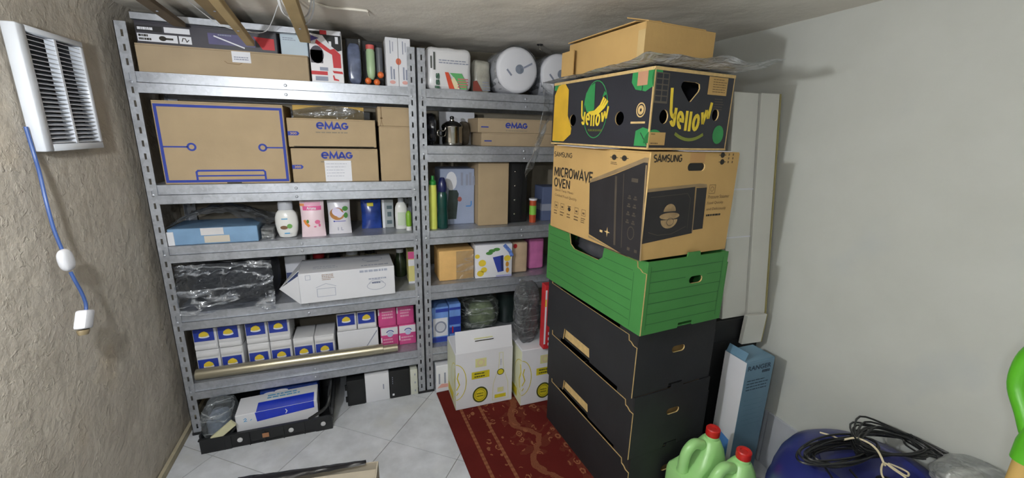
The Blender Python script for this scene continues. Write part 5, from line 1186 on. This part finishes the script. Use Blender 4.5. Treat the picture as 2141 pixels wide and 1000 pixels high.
# black cable coil lying on the barrel
t = thing('cable_coil', 'coil of thin black cable tied with cream string on the blue barrel', 'cable', (BX, BY, BZ+.010))
rnd = random.Random(4)
for k in range(13):
    a, b = .085+.006*rnd.random()*k, .030+.003*k*rnd.random(); ph = rnd.random()*6
    pts = []
    for q in range(22):
        th = 2*math.pi*q/22; x = math.cos(th); y = math.sin(th)
        px = -.075+a*x*(1+.0*x); py = .045+b*y
        pts.append((px, py-.20*px*.3, .004+.0035*k*.55+.006*math.sin(th*2+ph)+.004))
    O('loop', tube(smooth_path(pts, 2, True), .0032, 6, True), BLACKPL, t, smooth=True)
for k in range(13):
    L_ = .20+.09*rnd.random(); s = rnd.random(); wv = .02+.05*rnd.random()
    p0 = (-.02, .03, .012+.004*k); mid1 = (.06+.06*s, .03+wv*1.2, .030+.03*s); mid2 = (L_*.8, .02+wv*.7-.03, .030+.02*s-(.02 if L_ > .25 else 0)); tip = (L_*(.8+.2*s), .04-.13*rnd.random(), .020-.05*max(0, L_-.22)*3)
    back1 = (L_*.75, -.05+.02*s, .018+.01*s); back2 = (.08, -.005-.02*s, .02+.01*s)
    O('loop', tube(smooth_path([p0, mid1, mid2, tip, back1, back2], 5, True), .003, 6, True), BLACKPL, t, smooth=True)
O('loop', tube(smooth_path([(-.16,.03,.012),(-.19,-.03,.004),(-.205,-.10,-.045),(-.20,-.16,-.12)], 5), .003, 6), BLACKPL, t, smooth=True)
O('loop', tube(smooth_path([(-.10,.0,.012),(-.12,-.06,.006),(-.13,-.12,-.002),(-.135,-.18,-.05)], 5), .003, 6), BLACKPL, t, smooth=True)
STR = M('cream_string', '#cfc3a4', .9, var=.08)
O('string', tube(smooth_path([(-.015,.075,.03),(-.008,.05,.055),(.0,.02,.060),(.003,-.005,.050),(.0,-.03,.022)], 5), .003, 6), STR, t, smooth=True)
O('string', tube(smooth_path([(0,-.025,.028),(-.040,-.045,.018),(-.050,-.075,.012),(-.015,-.095,.010),(.018,-.075,.012),(.012,-.045,.020)], 6, True), .0026, 6, True), STR, t, smooth=True)
O('string', tube(smooth_path([(.012,-.03,.026),(.042,-.045,.016),(.050,-.062,.012),(.030,-.066,.012)], 5, True), .0026, 6, True), STR, t, smooth=True)
O('string', tube(smooth_path([(-.018,.085,.026),(-.03,.10,.03),(-.045,.125,.026)], 5), .0024, 6), STR, t, smooth=True)
O('plug', bev(-.155,-.115,-.215,-.185,-.055,-.03,.006,2), WHITEC, t, smooth=True)
t = thing('clear_sack', 'rumpled clear plastic bag on the far side of the blue barrel', 'bag', (2.352, -1.650, .495)); O('sack', blob(0, 0, .042, .085, .075, .042, .22, 3, 40, 28, .75, 17, flat=.0005), film('grey_clear_sack','#eef0f0',.18,.3,.95,.3,9.), t, smooth=True)
O('contents', blob(0, 0, .03, .06, .05, .028, .15, 3, 20, 14, .8, 2, flat=.001), M('pale_grey_contents','#d0d0ca',.8,var=.2), t, smooth=True)
# shovel with green D handle
t = thing('shovel', 'wooden shovel shaft with a bright green D-shaped handle at the right edge', 'shovel', (2.062, -1.790, 0))
WOODS = M('pale_wood','#c4a25e',.55,var=.12,scale=9); GRN = M('bright_green_plastic','#58b026',.4,var=.06)
A = Vector((.0, .0, .03)); Bp = Vector((.003, .0, .83)); dirv = (Bp-A).normalized()
O('shaft', tube([tuple(A), tuple(A+(Bp-A)*.5), tuple(Bp)], .0185, 20), WOODS, t, smooth=60)
O('collar', tube([tuple(Bp-dirv*.02), tuple(Bp+dirv*.02), tuple(Bp+dirv*.055)], [.024,.024,.019], 18), GRN, t, smooth=60)
side = Vector((.45, .89, .0)); side = (side-dirv*side.dot(dirv)).normalized()
hp = [Bp+dirv*.03, Bp+dirv*.07-side*.030, Bp+dirv*.12-side*.060, Bp+dirv*.185-side*.058, Bp+dirv*.215-side*.030, Bp+dirv*.218+side*.03, Bp+dirv*.185+side*.058, Bp+dirv*.12+side*.060, Bp+dirv*.07+side*.030]
O('d_handle', tube(smooth_path([tuple(p) for p in hp], 5, True), .0165, 14, True), GRN, t, smooth=True)
bl_ = [(-.09,.0,.0),(.09,.0,.0),(.10,.0,.16),(.06,.0,.24),(-.06,.0,.24),(-.10,.0,.16)]
O('blade', xf((lambda P: (P[0], P[1]))(plate([(a, c) for a, b, c in bl_], [], .004)[:2]), lambda u, v, w: (A.x+u*.8+.01, A.y+.02+w-u*.5, v+.004)), M('grey_steel_blade','#5d6063',.45,metal=.8), t)

# ================================================================ carton with black film in the foreground
dm = (.40, .36, .358)
t = thing('open_carton', 'open brown carton with black film over its back edge in the foreground', 'box', (.375, -1.155, .0005), -8)
w, d, h = dm
O('body', join(bx(0,w,0,.004,0,h), bx(0,w,d-.004,d,0,h), bx(0,.004,.0045,d-.0045,0,h), bx(w-.004,w,.0045,d-.0045,0,h), bx(.0045,w-.0045,.0045,d-.0045,0,.004)), M('dull_carton','#a39a8a',.85,var=.05), t)
O('flap', bx(.006, w-.006, .006, d*.93, h-.012, h-.008), M('dull_carton','#a39a8a',.85,var=.05), t)
def blk(u, v):
    x = -.02+(w-.02)*u; return (x, d-.040*(1-.72*u)*(1-v)+.012*v, h+.002+.010*math.sin(math.pi*v)*(1-.6*u)+.005*abs(noise.noise(Vector((u*7, v*3, 3))))-.05*max(0, v-.8)*3)
O('black_film', grid(34, 12, blk), M('black_film','#16171c',.18,var=.3), t, smooth=True)

# ================================================================ left wall: vent and cord
t = thing('wall_vent', 'white louvred ventilation grille on the rough left wall', 'vent', (-.034, -.527, 1.352))
VW, VH, VD = .295, .335, .034
VM = M('white_enamel','#cfd3da',.35,var=.03)
# local: x out of wall, y along wall, z up
O('frame', join(bev(.002, VD, 0, .036, 0, VH, .003), bev(.002, VD, .0365, VW, 0, .020, .002), bev(.002, VD, .0365, VW, VH-.016, VH, .002), bev(.002, VD, VW-.016, VW, .0205, VH-.0165, .002)), VM, t, smooth=50)
O('back_plate', bx(.0015, .004, .0366, VW-.017, .0205, VH-.017), BLACKM, t)
nsl = 24
for k in range(nsl):
    z = .026+(VH-.048)*k/(nsl-1)
    for (y0, y1) in ((.038,.150),(.160,VW-.018)):
        O('slat', xf(bx(0, .022, y0, y1, 0, .0016), lambda x, y, z_, z=z: (.010+x, y, z+z_-.30*x+.003)), VM, t, fix=False)
O('divider', bx(.010, VD-.001, .1505, .1595, .0205, VH-.017), VM, t)
t = thing('power_cord', 'blue cord with an inline switch and an old plug hanging down the left wall', 'cord', (-.030, -.53, .80))
base = Vector((-.030, -.53, .80))
cp = [(-.024,-.540,1.420),(-.022,-.538,1.340),(-.010,-.558,1.290),(.000,-.579,1.220),(.004,-.584,1.141),(.010,-.584,1.083)]
cp2 = [(.026,-.602,1.018),(.030,-.598,.985),(.030,-.586,.952),(.030,-.579,.915),(.030,-.584,.892)]
CB = M('blue_cable','#3f5a94',.45,var=.06)
O('cable', tube([tuple(Vector(p)-base) for p in smooth_path(cp, 6)], .0045, 8), CB, t, smooth=True)
O('cable', tube([tuple(Vector(p)-base) for p in smooth_path(cp2, 6)], .0045, 8), CB, t, smooth=True)
O('switch', xf(blob(0,0,0,.013,.026,.033,0,1,20,14,.8), lambda x, y, z: (.048+x, -.063+y-.12*z, .252+z)), WHITEC, t, smooth=True)
pl = O('plug', xf(bev(-.015,.015,-.025,.025,-.030,.030,.007,2), lambda x, y, z: (.060+x, -.072+y*.8+.50*z, .070+z*.80-.3*y)), WHITEC, t, smooth=True)
O('plug_face', xf(lathe([(.017,0),(.018,.004),(.014,.014)], 16), lambda x, y, z: (.060+x*.7, -.087+y*1.1-.3*z, .044-z-.3*y)), M('old_brown_plastic','#8a7b5f',.5,var=.2), pl, smooth=True)

# ================================================================ ceiling: stored battens and wires
WOOD1 = M('dark_batten','#5d5040',.8,var=.2,scale=6); WOOD2 = M('tan_batten','#8f7b58',.8,var=.15,scale=6); WOOD3 = M('light_batten','#a58f66',.75,var=.15,scale=6)
def batten(label, a, b, w, h, mat, n=1):
    A_, B_ = Vector(a), Vector(b); d = (B_-A_); L = d.length; d.normalize()
    s = Vector((0,0,1)).cross(d).normalized(); u = d.cross(s)
    t = thing('wooden_batten', label, 'wood batten', tuple(A_), group='battens stored under the ceiling')
    V, Fc = bev(-w/2, w/2, 0, L, -h/2, h/2, .002)
    O('timber', ([tuple(s*x*-1+d*y+u*z) for x, y, z in V], Fc), mat, t)
    O('end_grain', ([tuple(s*x*-1+d*y+u*z) for x, y, z in bx(-w/2+.003, w/2-.003, -.0008, 0, -h/2+.003, h/2-.003)[0]], bx(0,1,0,1,0,1)[1]), WOOD2, t)
    for q in range(n):
        yy = .2+q*.3
        O('nail', [tuple(s*0+d*yy+u*z+s*.0) for z in (-h/2-.002,)] and (xf(lathe([(.004,0),(.004,.002)], 8), lambda x, y, z: tuple(d*(yy+x)+s*y+u*(-h/2-z)))), GREYP, t)
    return t
batten('dark wooden batten under the ceiling, leftmost of the stored battens', (.215, -.030, 1.8045), (.225, -1.10, 1.850), .040, .018, WOOD1)
batten('wide tan board under the ceiling, second of the stored battens', (.372, .000, 1.835), (.395, -1.10, 1.858), .062, .022, WOOD2)
batten('slim light batten sloping down in front of the printed carton', (.452, -.075, 1.752), (.475, -1.10, 1.835), .030, .022, WOOD3)
batten('square light batten under the white wire loop, rightmost of the stored battens', (.650, -.085, 1.784), (.668, -1.10, 1.846), .040, .030, WOOD3)
WIRE = M('white_wire','#d2d3d6',.4)
t = thing('wire_loop', 'white wire loop holding up the battens under the ceiling', 'wire', (.66, -.35, HC-.001))
O('wire', tube(smooth_path([(-.045,-.10,.0),(-.050,-.02,-.055),(-.02,.08,-.085),(.02,.05,-.085),(.05,-.04,-.06),(.06,-.10,-.002)], 7), .0032, 8), WIRE, t, smooth=True)
O('wire', tube(smooth_path([(-.040,-.12,.0),(-.04,-.05,-.05),(-.015,.04,-.070),(.02,.02,-.070),(.045,-.06,-.05),(.055,-.12,-.002)], 7), .0028, 8), WIRE, t, smooth=True)
O('wire', tube(smooth_path([(-.045,-.14,.0),(-.055,-.06,-.03),(-.048,.0,-.07),(-.03,.05,-.07)], 7), .003, 8), WIRE, t, smooth=True)
t = thing('thin_string', 'thin pale string sagging under the left battens', 'string', (.33, -.30, HC-.003))
O('string', tube(smooth_path([(-.05,-.15,.0),(-.012,.12,-.045),(.035,.20,-.078),(.10,.22,-.088),(.18,.23,-.08),(.25,.10,-.01)], 7), .0016, 6), WIRE, t, smooth=True)
t = thing('conduit_remnant', 'painted-over cable remnant across the ceiling right of the battens', 'cable', (.70, -.22, HC-.006))
O('cable', tube(smooth_path([(-.01,-.05,0),(.06,.0,-.001),(.12,-.005,.0),(.19,-.012,-.001)], 6), .0042, 8), P_CEIL, t, smooth=True); O('stub', tube([(.19,-.012,-.002),(.198,.03,-.006)], .004, 8), P_CEIL, t)
t = thing('ceiling_hook', 'small metal hook in the ceiling above the large paper roll', 'hook', (1.745, .06, HC-.001))
O('plate', lathe([(.014,-.006),(.016,-.001)], 14), BLACKPL, t); O('hook', tube(smooth_path([(0,0,-.005),(0,0,-.022),(.006,0,-.030),(.010,0,-.022)], 5), .0028, 8), STEEL, t, smooth=True)
